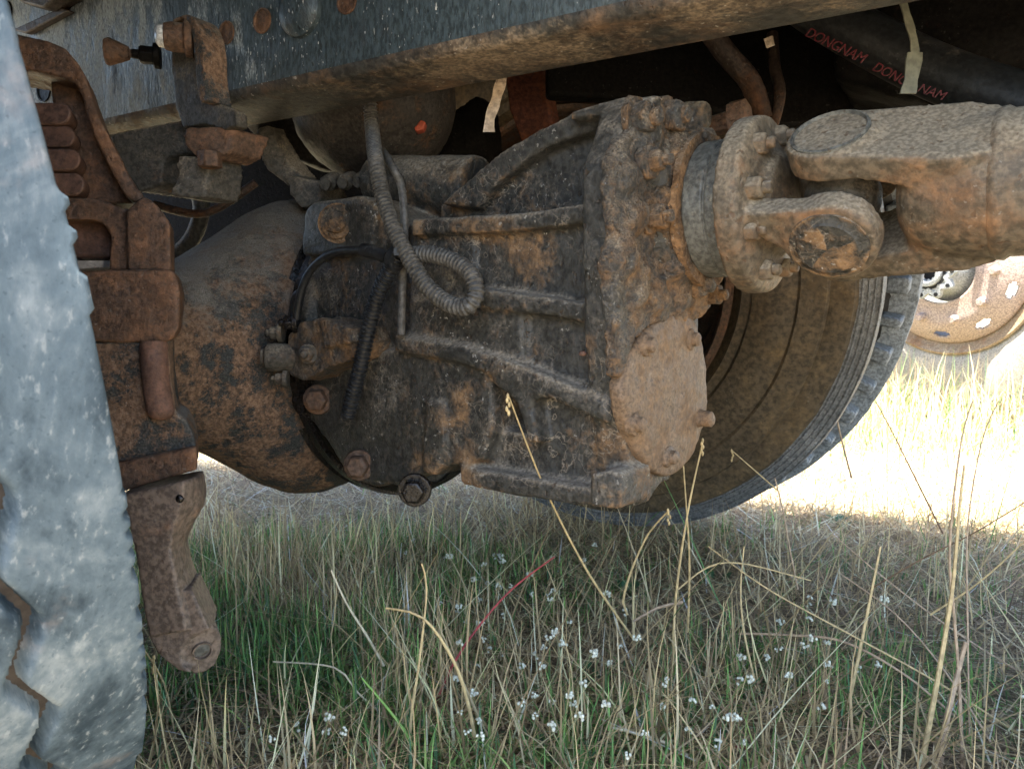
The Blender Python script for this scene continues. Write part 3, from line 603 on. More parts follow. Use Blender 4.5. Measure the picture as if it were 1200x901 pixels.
tag(obj('plastic_strip', g, M['film'], org=P(1054, -12, .68)), 'clouded plastic strip dangling in front of the black hose', 'plastic strip')
g = G(); g.prism(px([(485, 150), (493, 140), (499, 143), (496, 152), (487, 154)], 1.0), V((0, .02, 0))); tag(obj('orange_tag', g, M['orange'], bevel=.002, org=P(490, 147, 1.0)), 'small orange plastic tag behind the rail beside the brake chamber', 'tag')
# black hose with red lettering
hh = [P(905, -25, .86), P(965, 16, .82), P(1060, 68, .78), P(1140, 102, .74), P(1260, 140, .68)]
hose = thing('lettered_hose', 'thick black hose with red lettering under the rail at upper right', 'hose', hh[2])
obj('hose_body', G().tube(hh, .026, 20, .012), M['rubber'], hose)
def text(s, pa, pb, size, lift):
    cu = bpy.data.curves.new('lettering', 'FONT'); cu.body = s; cu.size = size; cu.extrude = .0004; cu.shear = .25
    t = bpy.data.objects.new('lettering', cu); COL.objects.link(t)
    dg = bpy.context.evaluated_depsgraph_get(); me = bpy.data.meshes.new_from_object(t.evaluated_get(dg)); bpy.data.objects.remove(t)
    xd = (pb-pa).normalized(); nd = -(P(1000, 60, 1)-CP).normalized(); nd = (nd-xd*nd.dot(xd)).normalized(); yd = nd.cross(xd)
    o = bpy.data.objects.new('lettering', me); COL.objects.link(o); me.materials.append(M['redprint']); o.parent = hose
    mt = Matrix((xd, yd, nd)).transposed().to_4x4(); mt.translation = pa+nd*lift-ORG[hose.name]; o.matrix_local = mt; return o
def hoff(x, y, d): return P(x, y, d-.026)
text('DONGNAM', hoff(942, 42, .83), hoff(1000, 70, .80), .0135, .0); text('DONG', hoff(1021, 82, .80), hoff(1058, 100, .78), .0125, .0); text('NAM', hoff(1074, 107, .775), hoff(1116, 122, .76), .0115, .0)

# ------------------------------------------------------------------ wheels
def axis(az, tl): return V((math.sin(az)*math.cos(tl), math.cos(az)*math.cos(tl), math.sin(tl)))
def frame(u):
    e1 = u.cross(Z).normalized(); return e1, e1.cross(u).normalized()
# near tyre: worn tread with zigzag grooves faces the camera
uN = axis(.81, .185); cN = V((-.612, .791, .524)); RN = .569; e1, e2 = frame(uN)
near = thing('wheel_and_tyre', 'pale blue grey near tyre with worn zigzag tread at the left edge', 'wheel', V((cN.x, cN.y, 0)), 'truck wheels')
n_ph, W = 1100, .29
phs = np.linspace(0, 2*np.pi, n_ph, endpoint=False)
os_ = np.r_[.004, .003, .0015, np.linspace(.0, -W, 130), -W-.004, -W-.008, -W-.012]
rr = np.r_[RN-.034, RN-.014, RN-.004, np.full(130, RN), RN-.004, RN-.014, RN-.034]
PH, OO = np.meshgrid(phs, os_, indexing='ij'); RR = np.repeat(rr[None], n_ph, 0)
per = 2*np.pi/44
def tri(x): return 2*np.abs(2*(x-np.floor(x+.5)))-1
for cen, s in ((-.0610, .35), (-.132, .85), (-.21, .35)):
    zig = cen+.0065*np.clip(tri(PH/per+s)*1.25, -1, 1); dst = np.abs(OO-zig)
    RR -= .013*np.clip((.0055-dst)/.003, 0, 1)
nz = np.zeros_like(PH)
for k in range(26):
    fq = RNG.integers(4, 220); fo = RNG.uniform(10, 160); nz += np.sin(PH*fq+OO*fo+RNG.uniform(0, 6))/26**.5
RR += .0001*nz
edge = np.floor(PH/(2*np.pi)*40+.3*np.sin(PH*9))
jag = (RNG.uniform(-.0024, .0018, 60)[edge.astype(int) % 60]) + .0016*np.sign(np.sin(PH*190+np.sin(PH*37)*3))*(RNG.uniform(0, 1, 60)[edge.astype(int) % 60] > .45)
OO = OO + jag*np.exp(-np.abs(OO)/.012)
VV = np.array(cN)[None, None]+OO[..., None]*np.array(uN)+RR[..., None]*(np.cos(PH)[..., None]*np.array(e1)+np.sin(PH)[..., None]*np.array(e2))
def grid_obj(name, VV, m, par, org, closed_i=True):
    ni, nj = VV.shape[:2]; idx = np.arange(ni*nj).reshape(ni, nj)
    a = idx; b = np.roll(idx, -1, 0)
    f = np.stack([a[:, :-1], b[:, :-1], b[:, 1:], a[:, 1:]], -1)
    if not closed_i: f = f[:-1]
    f = f.reshape(-1, 4); me = bpy.data.meshes.new(name)
    me.vertices.add(ni*nj); me.vertices.foreach_set('co', (VV.reshape(-1, 3)-np.array(org)).ravel())
    me.loops.add(f.size); me.loops.foreach_set('vertex_index', f.ravel()); me.polygons.add(len(f))
    me.polygons.foreach_set('loop_start', np.arange(0, f.size, 4)); me.update(calc_edges=True); me.validate()
    me.polygons.foreach_set('use_smooth', np.ones(len(f), bool)); me.materials.append(m)
    o = bpy.data.objects.new(name, me); COL.objects.link(o); o.parent = par; ORG[o.name] = V(org); return o
tread = grid_obj('tread', VV, M['tyre_near'], near, ORG[near.name])
for cen, s_0 in ((-.0610, .35), (-.132, .85)):
    pz = np.linspace(0, 2*np.pi, 900, endpoint=False); zc = cen+.0065*np.clip(tri(pz/per+s_0)*1.25, -1, 1)
    oo = zc[:, None]+np.array([-.003, 0, .003])[None]; rd_ = np.cos(pz)[:, None]*np.array(e1)+np.sin(pz)[:, None]*np.array(e2)
    grid_obj('packed_dirt', np.array(cN)+oo[..., None]*np.array(uN)+(RN-.0118)*rd_[:, None, :], M['dirt'], near, ORG[near.name])
g = G(); g.lathe(cN, uN, [(-.004, RN-.03), (.002, RN-.034), (.004, .50), (.004, .42), (.0, .35), (-.02, .31), (-.04, .30)], 96, False)
g.lathe(cN, uN, [(-W+.004, RN-.03), (-W-.006, RN-.034), (-W-.012, .50), (-W-.012, .42), (-W, .35), (-W+.02, .31), (-W+.04, .30)], 96, False)
obj('sidewall', g, M['brown_dark'], near)
g = G(); g.lathe(cN, uN, [(-.03, .31), (-.02, .315), (-.035, .29), (-.1, .28), (-.13, .26), (-.14, .14), (-.12, .13), (-.12, .0)], 64, False); g.lathe(cN, uN, [(-W+.03, .31), (-W+.02, .315), (-W+.035, .29), (-.14, .28)], 64, False); obj('rim', g, M['brown'], near)
g = G(); g.lathe(cN, uN, [(-.20, .12), (-.05, .13), (.0, .10), (.06, .09)], 40); obj('hub', g, M['brown_dark'], near)
# far tyre of the same axle
k_ = .94
uF = axis(.594, .232); cF = CP + (V((.139, 1.571, .452))-V((0, 0, .36)))*k_
far = thing('wheel_and_tyre', 'muddy brown far tyre seen from its inner side behind the casing', 'wheel', V((cF.x, cF.y, 0)), 'truck wheels')
RI, RO, WF = .568*k_, .6*k_, .20*k_
g = G(); sw = [(.01, RI-.004), (-.001, RI-.006)]
rads = np.linspace(RI-.006, RI-.040, 24)
for k, r in enumerate(rads): sw.append((-.004-.010*(k/24)-.0028*(1 if (k//2) % 3 == 0 else 0), r))
shoulder = G(); shoulder.lathe(cF, uF, sw, 140, False)
g.lathe(cF, uF, [(-.012, RI-.038), (-.022, RI-.043), (-.027, RI-.07), (-.026, RI-.078), (-.034, RI-.082), (-.040, RI-.12), (-.036, RI-.125), (-.042, RI-.14), (-.044, RI-.17), (-.040, .34), (-.032, .335), (-.034, .32), (-.024, .312), (-.012, .296), (.02, .28)], 140, False)
g.lathe(cF, uF, [(0, RI-.008), (.012, RI-.008), (.02, RI-.02)], 140, False)
g.lathe(cF, uF, [(WF, RO-.004), (WF+.01, RO-.02), (WF+.02, RO-.1), (WF+.015, .36), (WF, .30), (WF-.03, .255)], 140, False)
tyre = obj('tyre', g, M['tyre_far'], far, disp=.004, dsize=.05)
obj('shoulder_ribs', shoulder, M['tyre_grey'], tyre, disp=.002, dsize=.02)
g = G(); g.lathe(cF, uF, [(WF-.052, RO-.05), (WF-.046, RO-.006), (WF-.04, RO), (WF-.003, RO), (WF, RO-.005)], 180, False); obj('tread_rib', g, M['tyre_rib'], tyre, disp=.007, dsize=.02)
g = G(); g.lathe(cF, uF, [(.018, RI-.016), (.034, RI-.045), (WF-.058, RO-.06), (WF-.05, RO-.04)], 140, False); obj('tread_groove', g, M['rubber'], tyre)
f1, f2 = frame(uF)
lug = None
NL = 54
for k in range(NL):
    a = 2*math.pi*k/NL; rd = f1*math.cos(a)+f2*math.sin(a); tg = uF.cross(rd)
    if lug is None:
        lug = G(); lug.box(V((0, 0, 0)), V((.022, 0, 0)), V((0, .011, 0)), V((0, 0, .018)))
        lo = obj('tread_lug', lug, M['tyre_rib'], tyre, bevel=.005, org=None)
        lo_ = lo
        mesh0 = lo.data
        for v_ in mesh0.vertices: v_.co += ORG[tyre.name]     # stored round its own centre
    else:
        lo_ = lo.copy(); COL.objects.link(lo_); lo_.parent = tyre
    mt = Matrix((uF*RNG.uniform(.75, 1.15), tg*RNG.uniform(.7, 1.4), rd)).transposed().to_4x4(); mt.translation = cF+uF*(WF-.066)+rd*(RO-.030)-ORG[far.name]; lo_.matrix_local = mt
RR_ = .324*k_
g = G(); g.lathe(cF, uF, [(-.018, RR_-.01), (-.03, RR_-.004), (-.032, RR_-.014), (-.02, RR_-.02), (.0, RR_-.022), (.05, RR_-.03), (.055, RR_-.045), (.12, RR_-.06), (.13, .12), (.1, .1), (.1, 0)], 96, False); obj('rim', g, M['brown_dark'], far, disp=.001)
g = G(); g.lathe(cF, uF, [(-.031, RR_-.016), (-.037, RR_-.012), (-.036, RR_-.004), (-.028, RR_-.0)], 96, False); obj('rim_flange', g, M['brown'], far, disp=.001)
g = G(); g.lathe(cF, uF, [(.11, .09), (-.02, .1), (-.06, .09), (-.1, .07)], 40); obj('hub', g, M['dark'], far)
# wheel of the other truck
uS = axis(R(55), .17); cS = P(1110, 313, 3.09)
sec = thing('parked_truck_wheel', 'dusty wheel of another parked truck with faded red rim in the sun', 'wheel', V((cS.x, cS.y, 0)))
RS = .357; RT = cS.z/math.cos(.17)+.012; h1, h2 = frame(uS)
g = G(); g.lathe(cS, uS, [(.26, .34), (.28, .45), (.27, RT-.03), (.25, RT), (.03, RT), (.01, RT-.012), (-.012, RT-.05), (-.03, RT-.12), (-.025, RS+.05), (-.008, RS+.012), (.0, RS-.004)], 120, False); obj('tyre', g, M['tyre_dust'], sec, disp=.003, dsize=.05)
g = G(); g.lathe(cS, uS, [(.0, RS-.012), (-.014, RS), (-.018, RS-.008), (-.006, RS-.026), (.0, RS-.03), (.01, RS-.052), (.012, RS-.058), (.24, RS-.06)], 96, False); obj('rim_flange', g, M['rim_tan'], sec)
# pressed disc with hand holes
NR, NA = 26, 360; rs = np.linspace(.135, RS-.05, NR)
def disc_o(r):
    t = (r-.135)/(RS-.05-.135)
    return -.062*(1-np.clip((t-.45)/.55, 0, 1)**1.6)+.004
g = G(); holes = [(.265, 2*math.pi*(k+.42)/10) for k in range(10)]
for r in rs:
    for i in range(NA):
        a = 2*math.pi*i/NA; g.v.append(cS+uS*float(disc_o(r))+(h1*math.cos(a)+h2*math.sin(a))*float(r))
for j in range(NR-1):
    for i in range(NA):
        r = (rs[j]+rs[j+1])/2; a = 2*math.pi*(i+.5)/NA
        if any(((r-hr)/.013)**2+((((a-ha+math.pi) % (2*math.pi))-math.pi)*r/.034)**2 < 1 for hr, ha in holes): continue
        g.f.append((j*NA+i, j*NA+(i+1) % NA, (j+1)*NA+(i+1) % NA, (j+1)*NA+i))
disc = obj('wheel_disc', g, M['rim_pink'], sec, sharp=180)
sm_ = disc.modifiers.new('thickness', 'SOLIDIFY'); sm_.thickness = .01; sm_.offset = 0
st = None
for k in range(10):
    a = 2*math.pi*(k+.9)/10; q = cS+uS*float(disc_o(.2))+(h1*math.cos(a)+h2*math.sin(a))*.205
    gg = G(); gg.lathe(q, -uS, [(-.006, .024), (.003, .023), (.006, .016), (.03, .0155), (.034, .012)], 18); obj('wheel_nut', gg, M['rim_pink'], sec)
g = G(); g.lathe(cS, uS, [(.12, .14), (.03, .145), (-.02, .13), (-.05, .105), (-.10, .085), (-.142, .082)], 64, False)
obj('hub', g, M['steel'], sec, disp=.01, dsize=.06)
g = G(); NS = 160
ringo = []
for i in range(NS):
    a = 2*math.pi*i/NS; ringo.append((a, .098+.012*math.cos(a*10)))
g.loft([[cS+uS*o+(h1*math.cos(a)+h2*math.sin(a))*(r*s) for a, r in ringo] for o, s in ((-.128, .97), (-.135, 1.0), (-.152, 1.0), (-.156, .96), (-.156, .72), (-.150, .70), (-.150, .3))], False)
obj('hub_flange', g, M['steel'], sec, sharp=50)
for k in range(10):
    a = 2*math.pi*k/10; q = cS-uS*.1575+(h1*math.cos(a)+h2*math.sin(a))*.092
    gg = G(); gg.lathe(q, -uS, [(-.002, .0085), (.0, .008), (-.001, 0)], 14); obj('bolt_hole', gg, M['black'], sec)
g = G(); g.lathe(cS, -uS, [(.146, .068), (.1535, .067), (.153, .057), (.149, .056)], 48, False); obj('hub_seal', g, M['black'], sec)
g = G(); g.lathe(cS, -uS, [(.150, .055), (.168, .054), (.17, .05), (.17, .037), (.166, .036), (.12, .035)], 48, False); obj('hub_nut', g, M['steel'], sec)
g = G(); g.lathe(cS, -uS, [(.13, .036), (.135, .0)], 24); obj('axle_bore', g, M['black'], sec)
g = G(); g.cyl(cS+uS*.1, cS+uS*1.2, .07, .07); obj('axle_stub', g, M['dark'], sec)

# ------------------------------------------------------------------ grass
def blades(name, base, length, width, lean, az, curl, cols, nseg=4, flat=None, jit=.0):
    n = len(base); t = np.linspace(0, 1, nseg+1)
    dirv = np.stack([np.cos(az), np.sin(az)], 1); side = np.stack([-np.sin(az+jit), np.cos(az+jit), np.zeros(n)], 1)
    ang = lean[:, None]+curl[:, None]*t[None]
    seg = length[:, None]/nseg
    hx = np.concatenate([np.zeros((n, 1)), np.cumsum(np.sin(ang[:, :-1])*seg, 1)], 1); hz = np.concatenate([np.zeros((n, 1)), np.cumsum(np.cos(ang[:, :-1])*seg, 1)], 1)
    ctr = base[:, None, :]+np.concatenate([hx[..., None]*dirv[:, None, :], hz[..., None]], 2)
    ctr[..., 2] = np.maximum(ctr[..., 2], .002+.01*RNG.random((n, 1)))
    wd = width[:, None]*np.clip(1.15-t[None]**1.6*1.1, .06, 1)*.5
    L = ctr-side[:, None, :]*wd[..., None]; Rr = ctr+side[:, None, :]*wd[..., None]
    vs = np.stack([L, Rr], 2).reshape(-1, 3); m = 2*(nseg+1)
    q = np.array([[2*k, 2*k+1, 2*k+3, 2*k+2] for k in range(nseg)])
    f = (np.arange(n)[:, None, None]*m+q[None]).reshape(-1, 4)
    me = bpy.data.meshes.new(name); me.vertices.add(len(vs)); me.vertices.foreach_set('co', vs.ravel())
    me.loops.add(f.size); me.loops.foreach_set('vertex_index', f.ravel()); me.polygons.add(len(f))
    me.polygons.foreach_set('loop_start', np.arange(0, f.size, 4)); me.update(calc_edges=True)
    me.polygons.foreach_set('use_smooth', np.ones(len(f), bool))
    ca = me.color_attributes.new('Col', 'FLOAT_COLOR', 'POINT'); cv = np.concatenate([np.repeat(cols, m, 0), np.ones((n*m, 1))], 1)
    ca.data.foreach_set('color', cv.ravel()); me.materials.append(M['leaf'])
    o = bpy.data.objects.new(name, me); COL.objects.link(o); return o
def spread(n, d0, d1, pad=.5, clump=0, pw=1.0):
    out = []
    d = np.sqrt(RNG.uniform(d0**2, d1**2, n*2)) if pw == 1 else d0+(d1-d0)*RNG.random(n*2)**pw
    x = RNG.uniform(-1, 1, n*2)*(d*.70+pad)
    p = np.stack([x, d, np.zeros(n*2)], 1)
    if clump:
        c = np.sin(p[:, 0]*clump+1.1)*np.sin(p[:, 1]*clump*1.2+.4)+.6*np.sin(p[:, 0]*clump*2.3+2)*np.cos(p[:, 1]*clump*2.1)
        p = p[np.argsort(-(c+RNG.normal(0, .55, n*2)))]
        p = p[:n]
    return p[:n]
def palette(n, cs, wts, var=.25):
    cs = np.array(cs)*1.45; i = RNG.choice(len(cs), n, p=np.array(wts)/sum(wts)); return np.clip(cs[i]*np.exp(RNG.normal(0, var, (n, 1))), 0, .8)
GREEN = [(.085, .165, .055), (.12, .22, .065), (.07, .14, .07), (.17, .23, .075)]; DRY = [(.40, .31, .17), (.33, .25, .14), (.48, .40, .25), (.25, .19, .11)]
BROWN = [(.20, .14, .085), (.27, .19, .12), (.34, .27, .18), (.14, .095, .06)]
# litter: dry straw lying on the soil
n = 76000; b = spread(n, .35, 2.4); b[:, 2] = RNG.uniform(0, .02, n)
tag(blades('straw_litter', b, RNG.uniform(.012, .05, n)*np.where(RNG.random(n) < .2, 3, 1), RNG.uniform(.0012, .0034, n), RNG.uniform(1.0, 1.62, n), RNG.uniform(0, 6.28, n), RNG.uniform(-.5, .5, n), palette(n, BROWN+DRY, [2, 3, 5, 1.5, 3, 3, 3, 2], .4), 2), kind='stuff')
def zone(b):                                   # how grassy a spot is: left and front green, right rear mostly litter
    u = b[:, 0]/b[:, 1]; d = b[:, 1]
    left = 1/(1+np.exp((u-.0)/.06)); front = 1/(1+np.exp((d-.98)/.05))
    return np.clip(.13+.9*np.maximum(left*(d < 1.5), front*.62), 0, 1)
n = 50000; b = spread(n, .5, 1.7, clump=9); b = b[RNG.random(n) < zone(b)]; n = len(b); zz = zone(b)
tag(blades('green_grass', b, RNG.uniform(.02, .085, n)*(.55+.5*zz), RNG.uniform(.0016, .0038, n), np.abs(RNG.normal(0, .7, n)), RNG.uniform(0, 6.28, n), RNG.uniform(-1.2, 2.2, n), palette(n, GREEN+DRY[:2], [3, 4.5, 2.5, 3.5, .8, .4], .35), 5), kind='stuff')
n = 23000; b = spread(n, .5, 1.8, clump=7); b = b[RNG.random(n) < zone(b)*.8+.12]; n = len(b)
tag(blades('dry_grass', b, RNG.uniform(.04, .16, n), RNG.uniform(.0011, .0030, n), RNG.uniform(.05, 1.45, n), RNG.uniform(0, 6.28, n), RNG.uniform(-1.0, 1.2, n), palette(n, DRY, [3, 2, 2, 2], .35), 4), kind='stuff')
n = 700; b = spread(n, .6, 1.5); b = b[RNG.random(n) < np.where(b[:, 0] > -.05, 1, .45)]; n = len(b)
tag(blades('long_dry_blades', b, RNG.uniform(.14, .34, n), RNG.uniform(.0014, .0032, n), RNG.uniform(.5, 1.45, n), RNG.choice([.35, 2.7, 3.3, -.4, 5.9], n)+RNG.normal(0, .5, n), RNG.uniform(-.1, .6, n), palette(n, DRY+GREEN[:1], [3, 2, 3, 1.5, .8], .3), 6), kind='stuff')
# sunlit grass beyond the truck
n = 30000; b = spread(n, 1.9, 7, .8, clump=3)
tag(blades('sunlit_grass', b, RNG.uniform(.03, .13, n), RNG.uniform(.002, .005, n), RNG.uniform(.1, 1.0, n), RNG.uniform(0, 6.28, n), RNG.uniform(-.2, 1.0, n), palette(n, DRY+GREEN[1:], [3, 1, 4, .5, 3, 2, 3]), 3), kind='stuff')
n = 11000; b = spread(n, 2.2, 3.6, .5); b = b[(b[:, 0] > .75+.12*np.sin(b[:, 1]*9)) & ((b[:, 1] > 2.45) | (RNG.random(n) < .3))]; n = len(b)
tag(blades('tall_sunlit_grass', b, RNG.uniform(.08, .26, n)*np.where(b[:, 1] > 2.45, 1.45, 1), RNG.uniform(.002, .005, n), np.abs(RNG.normal(.2, .4, n)), RNG.uniform(0, 6.28, n), RNG.uniform(-.3, 1.2, n), palette(n, DRY[:3]+GREEN[1:], [4, 2, 5, 1.5, .8, 2]), 4), kind='stuff')
n = 15000; b = spread(n, 1.5, 4.2, .8); b[:, 2] = RNG.uniform(0, .012, n)
tag(blades('pale_straw', b, RNG.uniform(.04, .16, n), RNG.uniform(.002, .0045, n), RNG.uniform(1.2, 1.6, n), RNG.uniform(0, 6.28, n), RNG.uniform(-.3, .4, n), palette(n, [(.52, .44, .30), (.42, .34, .22), (.58, .52, .38), (.3, .23, .14)], [3, 2, 3, 1]), 2), kind='stuff')

# tall dry stalks: every one a thing
class ColG(G): pass
def stalk(pts, w0, w1, col, label, name='grass_stalk', group='tall dry stalks in the grass', seed=False):
    g = G(); g.tube([P(*p) for p in pts], lambda k, n: (w0+(w1-w0)*k/n), 6, .012)
    if seed:
        e = P(*pts[-1]); 
        for k in range(5): g.ell(e-Z*.004*k+V((random.uniform(-.002, .002), 0, 0)), V((.0016, 0, 0)), V((0, .0016, 0)), Z*.003, 6, 4)
    p0 = P(*pts[0]); o = obj(name, g, STK[col], org=p0)
    return tag(o, label, 'grass stalk', group)
STK = {'straw': plain('straw_stalk', (.50, .38, .19), .6), 'tan': plain('tan_stalk', (.40, .29, .19), .6), 'brown': plain('brown_stalk', (.20, .12, .07), .6),
       'green': plain('green_blade', (.16, .30, .05), .5), 'red': M['redstem'], 'pale': plain('bleached_stalk', (.60, .52, .36), .6)}
ST = [([(742, 748, .98), (690, 672, .90), (640, 575, .80), (596, 464, .72)], .0016, .0007, 'straw', 'long thin stalk leaning left across the casing underside', 1),
 ([(600+188, 790, .97), (792, 700, .95), (806, 600, .93), (824, 516, .92)], .0020, .0008, 'straw', 'upright stalk just left of the tyre bottom, taller of a pair', 1),
 ([(806, 740, 1.0), (808, 660, .97), (804, 590, .95), (799, 522, .94)], .0016, .0007, 'straw', 'upright straight stalk in front of the tyre, shorter of a pair', 1),
 ([(1078, 905, .78), (1098, 800, .78), (1116, 690, .78), (1124, 600, .78), (1130, 545, .78)], .0030, .0010, 'straw', 'thick golden stalk at the right front standing tallest', 0),
 ([(1128, 905, .80), (1124, 800, .80), (1118, 720, .80), (1113, 640, .80), (1126, 520, .80), (1140, 470, .80)], .0020, .0007, 'tan', 'tan stalk right behind the thick golden one', 0),
 ([(1105, 625, 1.3), (1075, 565, 1.3), (1045, 505, 1.3), (1026, 470, 1.3)], .0016, .0008, 'brown', 'thin brown stalk leaning left against the bright ground', 0),
 ([(990, 845, .88), (1008, 760, .88), (1022, 690, .88), (1032, 640, .88)], .0024, .0010, 'straw', 'golden stalk standing alone between the long blades', 0),
 ([(1120, 840, .85), (1060, 790, .86), (990, 752, .90), (930, 744, .94), (866, 742, .98)], .0012, .0016, 'tan', 'long stalk lying nearly flat at the right', 0),
 ([(912, 575, 1.25), (890, 556, 1.25), (858, 528, 1.25)], .0013, .0008, 'straw', 'short stalk leaning left in front of the tyre tread', 1),
 ([(998, 560, 1.35), (985, 510, 1.33), (972, 452, 1.32)], .0018, .0010, 'tan', 'stalk with forked tip lying against the tyre shoulder', 1),
 ([(560, 890, .80), (550, 830, .80), (532, 775, .79), (496, 724, .78), (452, 712, .79)], .0024, .0010, 'straw', 'bent broken dry blade in the foreground grass', 0),
 ([(455, 842, .86), (420, 812, .86), (392, 782, .87), (320, 775, .9)], .0012, .0008, 'pale', 'thin bleached stalk pointing at the lever arm', 0),
 ([(450, 780, .92), (430, 745, .92), (405, 705, .92), (388, 668, .92)], .0018, .0010, 'pale', 'pale straight stalk near the middle of the green grass', 0),
 ([(500, 905, .78), (470, 850, .78), (424, 794, .79)], .0022, .0008, 'green', 'bright green blade in the foreground', 0),
 ([(478, 905, .79), (482, 840, .79), (492, 770, .79), (500, 690, .80), (494, 660, .8)], .0018, .0008, 'straw', 'upright golden stem beside the bent broken blade', 0),
 ([(508, 830, .90), (530, 780, .90), (560, 735, .92), (600, 690, .94), (650, 652, .96)], .0018, .0009, 'red', 'slanting red flower stem in the middle', 0),
 ([(735, 720, 1.0), (730, 705, 1.0), (740, 668, .99), (760, 625, .97), (784, 598, .95)], .0018, .0010, 'straw', 'bent stalk with knobbed tip below the casing', 1),
 ([(835, 905, .78), (780, 870, .79), (718, 852, .80)], .0022, .0012, 'pale', 'pale cut stem pointing left at the bottom', 0),
 ([(900, 880, .84), (860, 874, .84), (820, 870, .85)], .0016, .0012, 'red', 'short red stem lying at the bottom right', 0),
 ([(1200, 790, .95), (1120, 740, .97), (1040, 680, 1.0), (975, 625, 1.04)], .0012, .0008, 'tan', 'long diagonal stalk from the right edge to the straw', 0),
 ([(1210, 870, .83), (1100, 800, .85), (1000, 745, .88), (900, 690, .92), (830, 640, .98)], .0012, .0008, 'straw', 'longest diagonal stalk crossing the right foreground', 0),
 ([(1180, 900, .80), (1110, 790, .84), (1050, 720, .90), (985, 672, .96)], .0012, .0007, 'tan', 'diagonal stalk crossing the thick golden stalk low down', 0),
 ([(1020, 690, 1.05), (1080, 655, 1.0), (1140, 625, .96), (1215, 580, .92)], .0011, .0007, 'brown', 'brown stalk slanting up to the right edge', 0),
 ([(1090, 720, .96), (1150, 680, .93), (1215, 620, .9)], .0013, .0007, 'straw', 'golden stalk rising to the right edge', 0),
 ([(1136, 860, .82), (1134, 740, .84), (1134, 620, .86), (1150, 520, .86), (1170, 470, .86)], .0011, .0006, 'tan', 'very thin upright stem by the right edge', 0),
 ([(885, 800, .92), (872, 740, .94), (868, 690, .96), (872, 640, .97)], .0015, .0008, 'straw', 'short upright stalk beside the leaning blades', 0),
 ([(800, 705, 1.0), (770, 712, 1.0), (742, 728, 1.0)], .0024, .0014, 'tan', 'short broad tan blade below the tyre', 0),
 ([(795, 690, .98), (830, 664, .98), (870, 660, .98), (950, 680, .98)], .0012, .0008, 'straw', 'arched stalk in front of the straw patch', 0),
 ([(672, 770, .98), (660, 800, .96), (630, 850, .92), (600, 800, .92)], .0010, .0008, 'tan', 'thin kinked stalk among the white flowers', 0),
 ([(935, 690, 1.1), (925, 640, 1.1), (918, 600, 1.1), (908, 560, 1.1)], .0012, .0009, 'tan', 'small stalk with dark tip before the tyre', 0),
 ([(170, 905, .82), (185, 830, .82), (180, 770, .83)], .0014, .0008, 'straw', 'stalk at the foot of the near tyre', 1),
 ([(215, 905, .82), (205, 860, .82), (192, 800, .83), (168, 760, .84)], .0012, .0008, 'straw', 'leaning stalk under the lever arm', 1),
 ([(1100, 905, .79), (1108, 850, .79), (1122, 790, .8), (1132, 752, .8)], .0034, .0020, 'tan', 'broad papery tan leaf at the bottom right', 0)]
for pts, w0, w1, c, lab, sd in ST: stalk(pts, w0, w1, c, lab, seed=bool(sd))

# small white wildflowers, each a stem with a tuft of petals
def flower_mesh(h):
    g = G(); lean = V((random.uniform(-.3, .3), random.uniform(-.3, .3), 0))*h
    top = V((0, 0, h))+lean; g.tube([V((0, 0, -.01)), V((0, 0, h*.5))+lean*.3, top], .0006, 4, .02)
    nst = len(g.f)
    for k in range(random.randint(5, 9)):
        d = V((random.uniform(-1, 1), random.uniform(-1, 1), random.uniform(-.3, .9))).normalized()
        q = top+d*random.uniform(.003, .0065)-Z*random.uniform(0, .004); a = d.cross(Z).normalized(); b = d.cross(a)
        g.ell(q, a*.0024, b*.0024, d*.0018, 7, 4)
    me = bpy.data.meshes.new('wildflower'); me.from_pydata([tuple(p) for p in g.v], [], g.f)
    me.materials.append(M['leafstem']); me.materials.append(M['petal'])
    for i, p in enumerate(me.polygons): p.use_smooth = True; p.material_index = 0 if i < nst else 1
    return me
M['leafstem'] = plain('flower_stem', (.20, .22, .10), .6)
fm = [flower_mesh(h) for h in (.06, .07, .08, .09, .10, .075)]
fpts = [(348, 862), (362, 872), (375, 884), (392, 890), (350, 893), (444, 655), (560, 660), (572, 672), (585, 668), (592, 690), (600, 700), (575, 690), (588, 708), (604, 676), (612, 690), (570, 742), (582, 735), (560, 750), (590, 760), (546, 700), (556, 720), (640, 690), (632, 722), (650, 688), (628, 770), (634, 780), (612, 800), (645, 775), (660, 790), (552, 780), (540, 800), (560, 815), (620, 830), (600, 850), (680, 720), (672, 740), (700, 760), (720, 745), (575, 860), (548, 870), (640, 880), (800, 845), (812, 860), (835, 870), (850, 872), (765, 830), (740, 800), (780, 790), (860, 800), (880, 790), (912, 790), (905, 775), (950, 720), (940, 705), (945, 690), (930, 740), (925, 800), (975, 810), (985, 790), (965, 770), (1000, 780), (690, 830), (672, 890), (720, 870), (730, 890), (1180, 840), (870, 870), (655, 640), (690, 650), (470, 640)]
fpts += [(int(x+random.gauss(0, 26)), int(min(896, y+random.gauss(0, 20)))) for x, y in fpts[5:] if random.random() < .5]
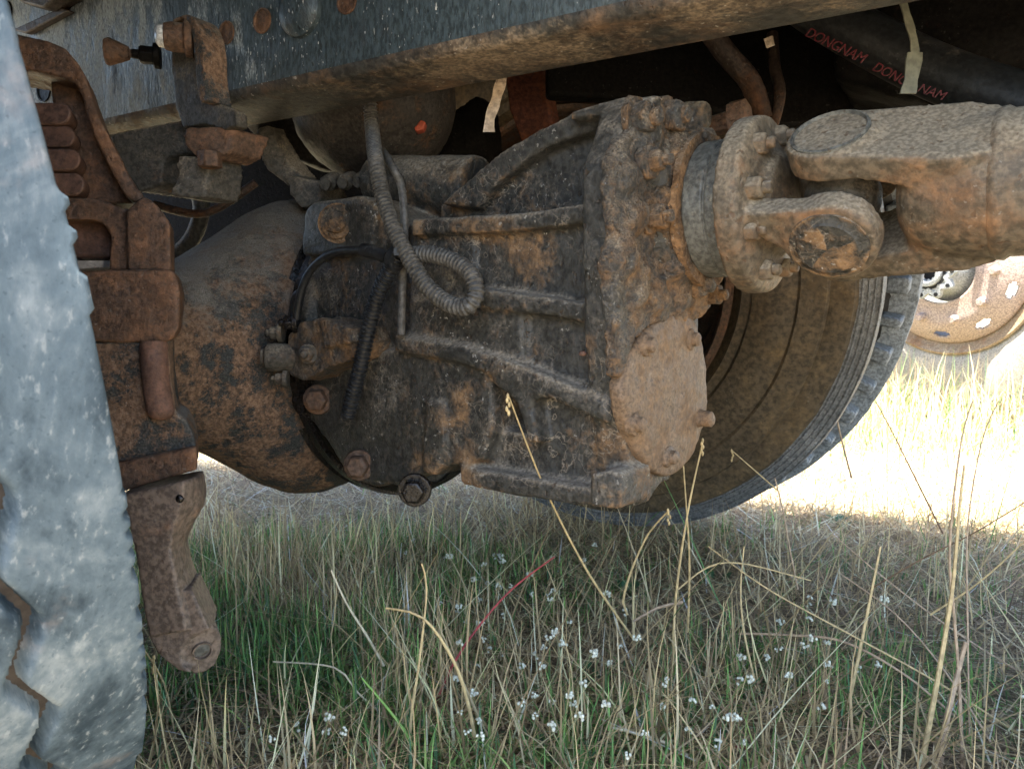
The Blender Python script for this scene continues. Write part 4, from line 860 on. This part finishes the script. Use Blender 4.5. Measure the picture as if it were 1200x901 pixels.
for i, (x, y) in enumerate(fpts):
    q = Gd(x, y+46); o = bpy.data.objects.new('wildflower', fm[i % 6]); COL.objects.link(o); o.location = (q.x, q.y, 0); o.rotation_euler = (0, 0, random.uniform(0, 6.28)); o.scale = [random.uniform(.6, .95)]*3
    lab, gr = (('tiny white tufted wildflower in the corner left of the bent broken blade', 'white wildflowers at the lower left') if x < 500 else
               ('tiny white tufted wildflower around the slanting red stem in the middle', 'white wildflowers in the middle') if x < 730 else
               ('tiny white tufted wildflower among the long leaning stalks at right', 'white wildflowers at the right'))
    tag(o, lab, 'wildflower', gr)

# small broad-leaved weeds
def weed(q, k, r, label):
    g = G()
    for i in range(k):
        a = i*2.4+random.uniform(-.3, .3); el = random.uniform(.25, 1.1); L = r*random.uniform(.6, 1.1); wd = L*.30
        d = V((math.cos(a)*math.cos(el), math.sin(a)*math.cos(el), math.sin(el))); sd = V((-math.sin(a), math.cos(a), 0)); st = d*L*.5
        pts = [st+d*L*t+sd*wd*w-Z*L*.35*t*t for t, w in ((0, 0), (.2, .7), (.5, 1), (.8, .65), (1.05, 0), (.8, -.65), (.5, -1), (.2, -.7))]
        mid = [st+d*L*t-Z*(L*.35*t*t+wd*.2) for t in (.2, .5, .8)]
        v = pts+mid; g.add([p+q for p in v], [(0, 1, 8), (1, 2, 9, 8), (2, 3, 10, 9), (3, 4, 10), (4, 5, 10), (5, 6, 9, 10), (6, 7, 8, 9), (7, 0, 8)])
        g.tube([q-Z*.005, q+st*.6, q+st], .0008, 4)
    return tag(obj('weed', g, M['weedleaf'], org=q, sharp=180), label, 'weed', 'small broad leaved weeds')
M['weedleaf'] = plain('dark_weed_leaf', (.035, .10, .035), .5)
for x, y, k, r, lab in ((985, 618, 12, .03, 'dark green weed standing alone on the pale straw right of the tyre'), (738, 705, 9, .028, 'dark weed hidden under the casing end beside the bent stalk'), (842, 690, 7, .030, 'yellow green weed at the foot of the upright stalk pair'),
                        (690, 800, 10, .022, 'low weed among the white flowers at the bottom middle'), (640, 885, 12, .02, 'low weed at the bottom edge between white flowers'), (905, 665, 7, .02, 'small weed on brown litter behind the leaning stalks')):
    weed(Gd(x, y)+Z*.004, k, r, lab)
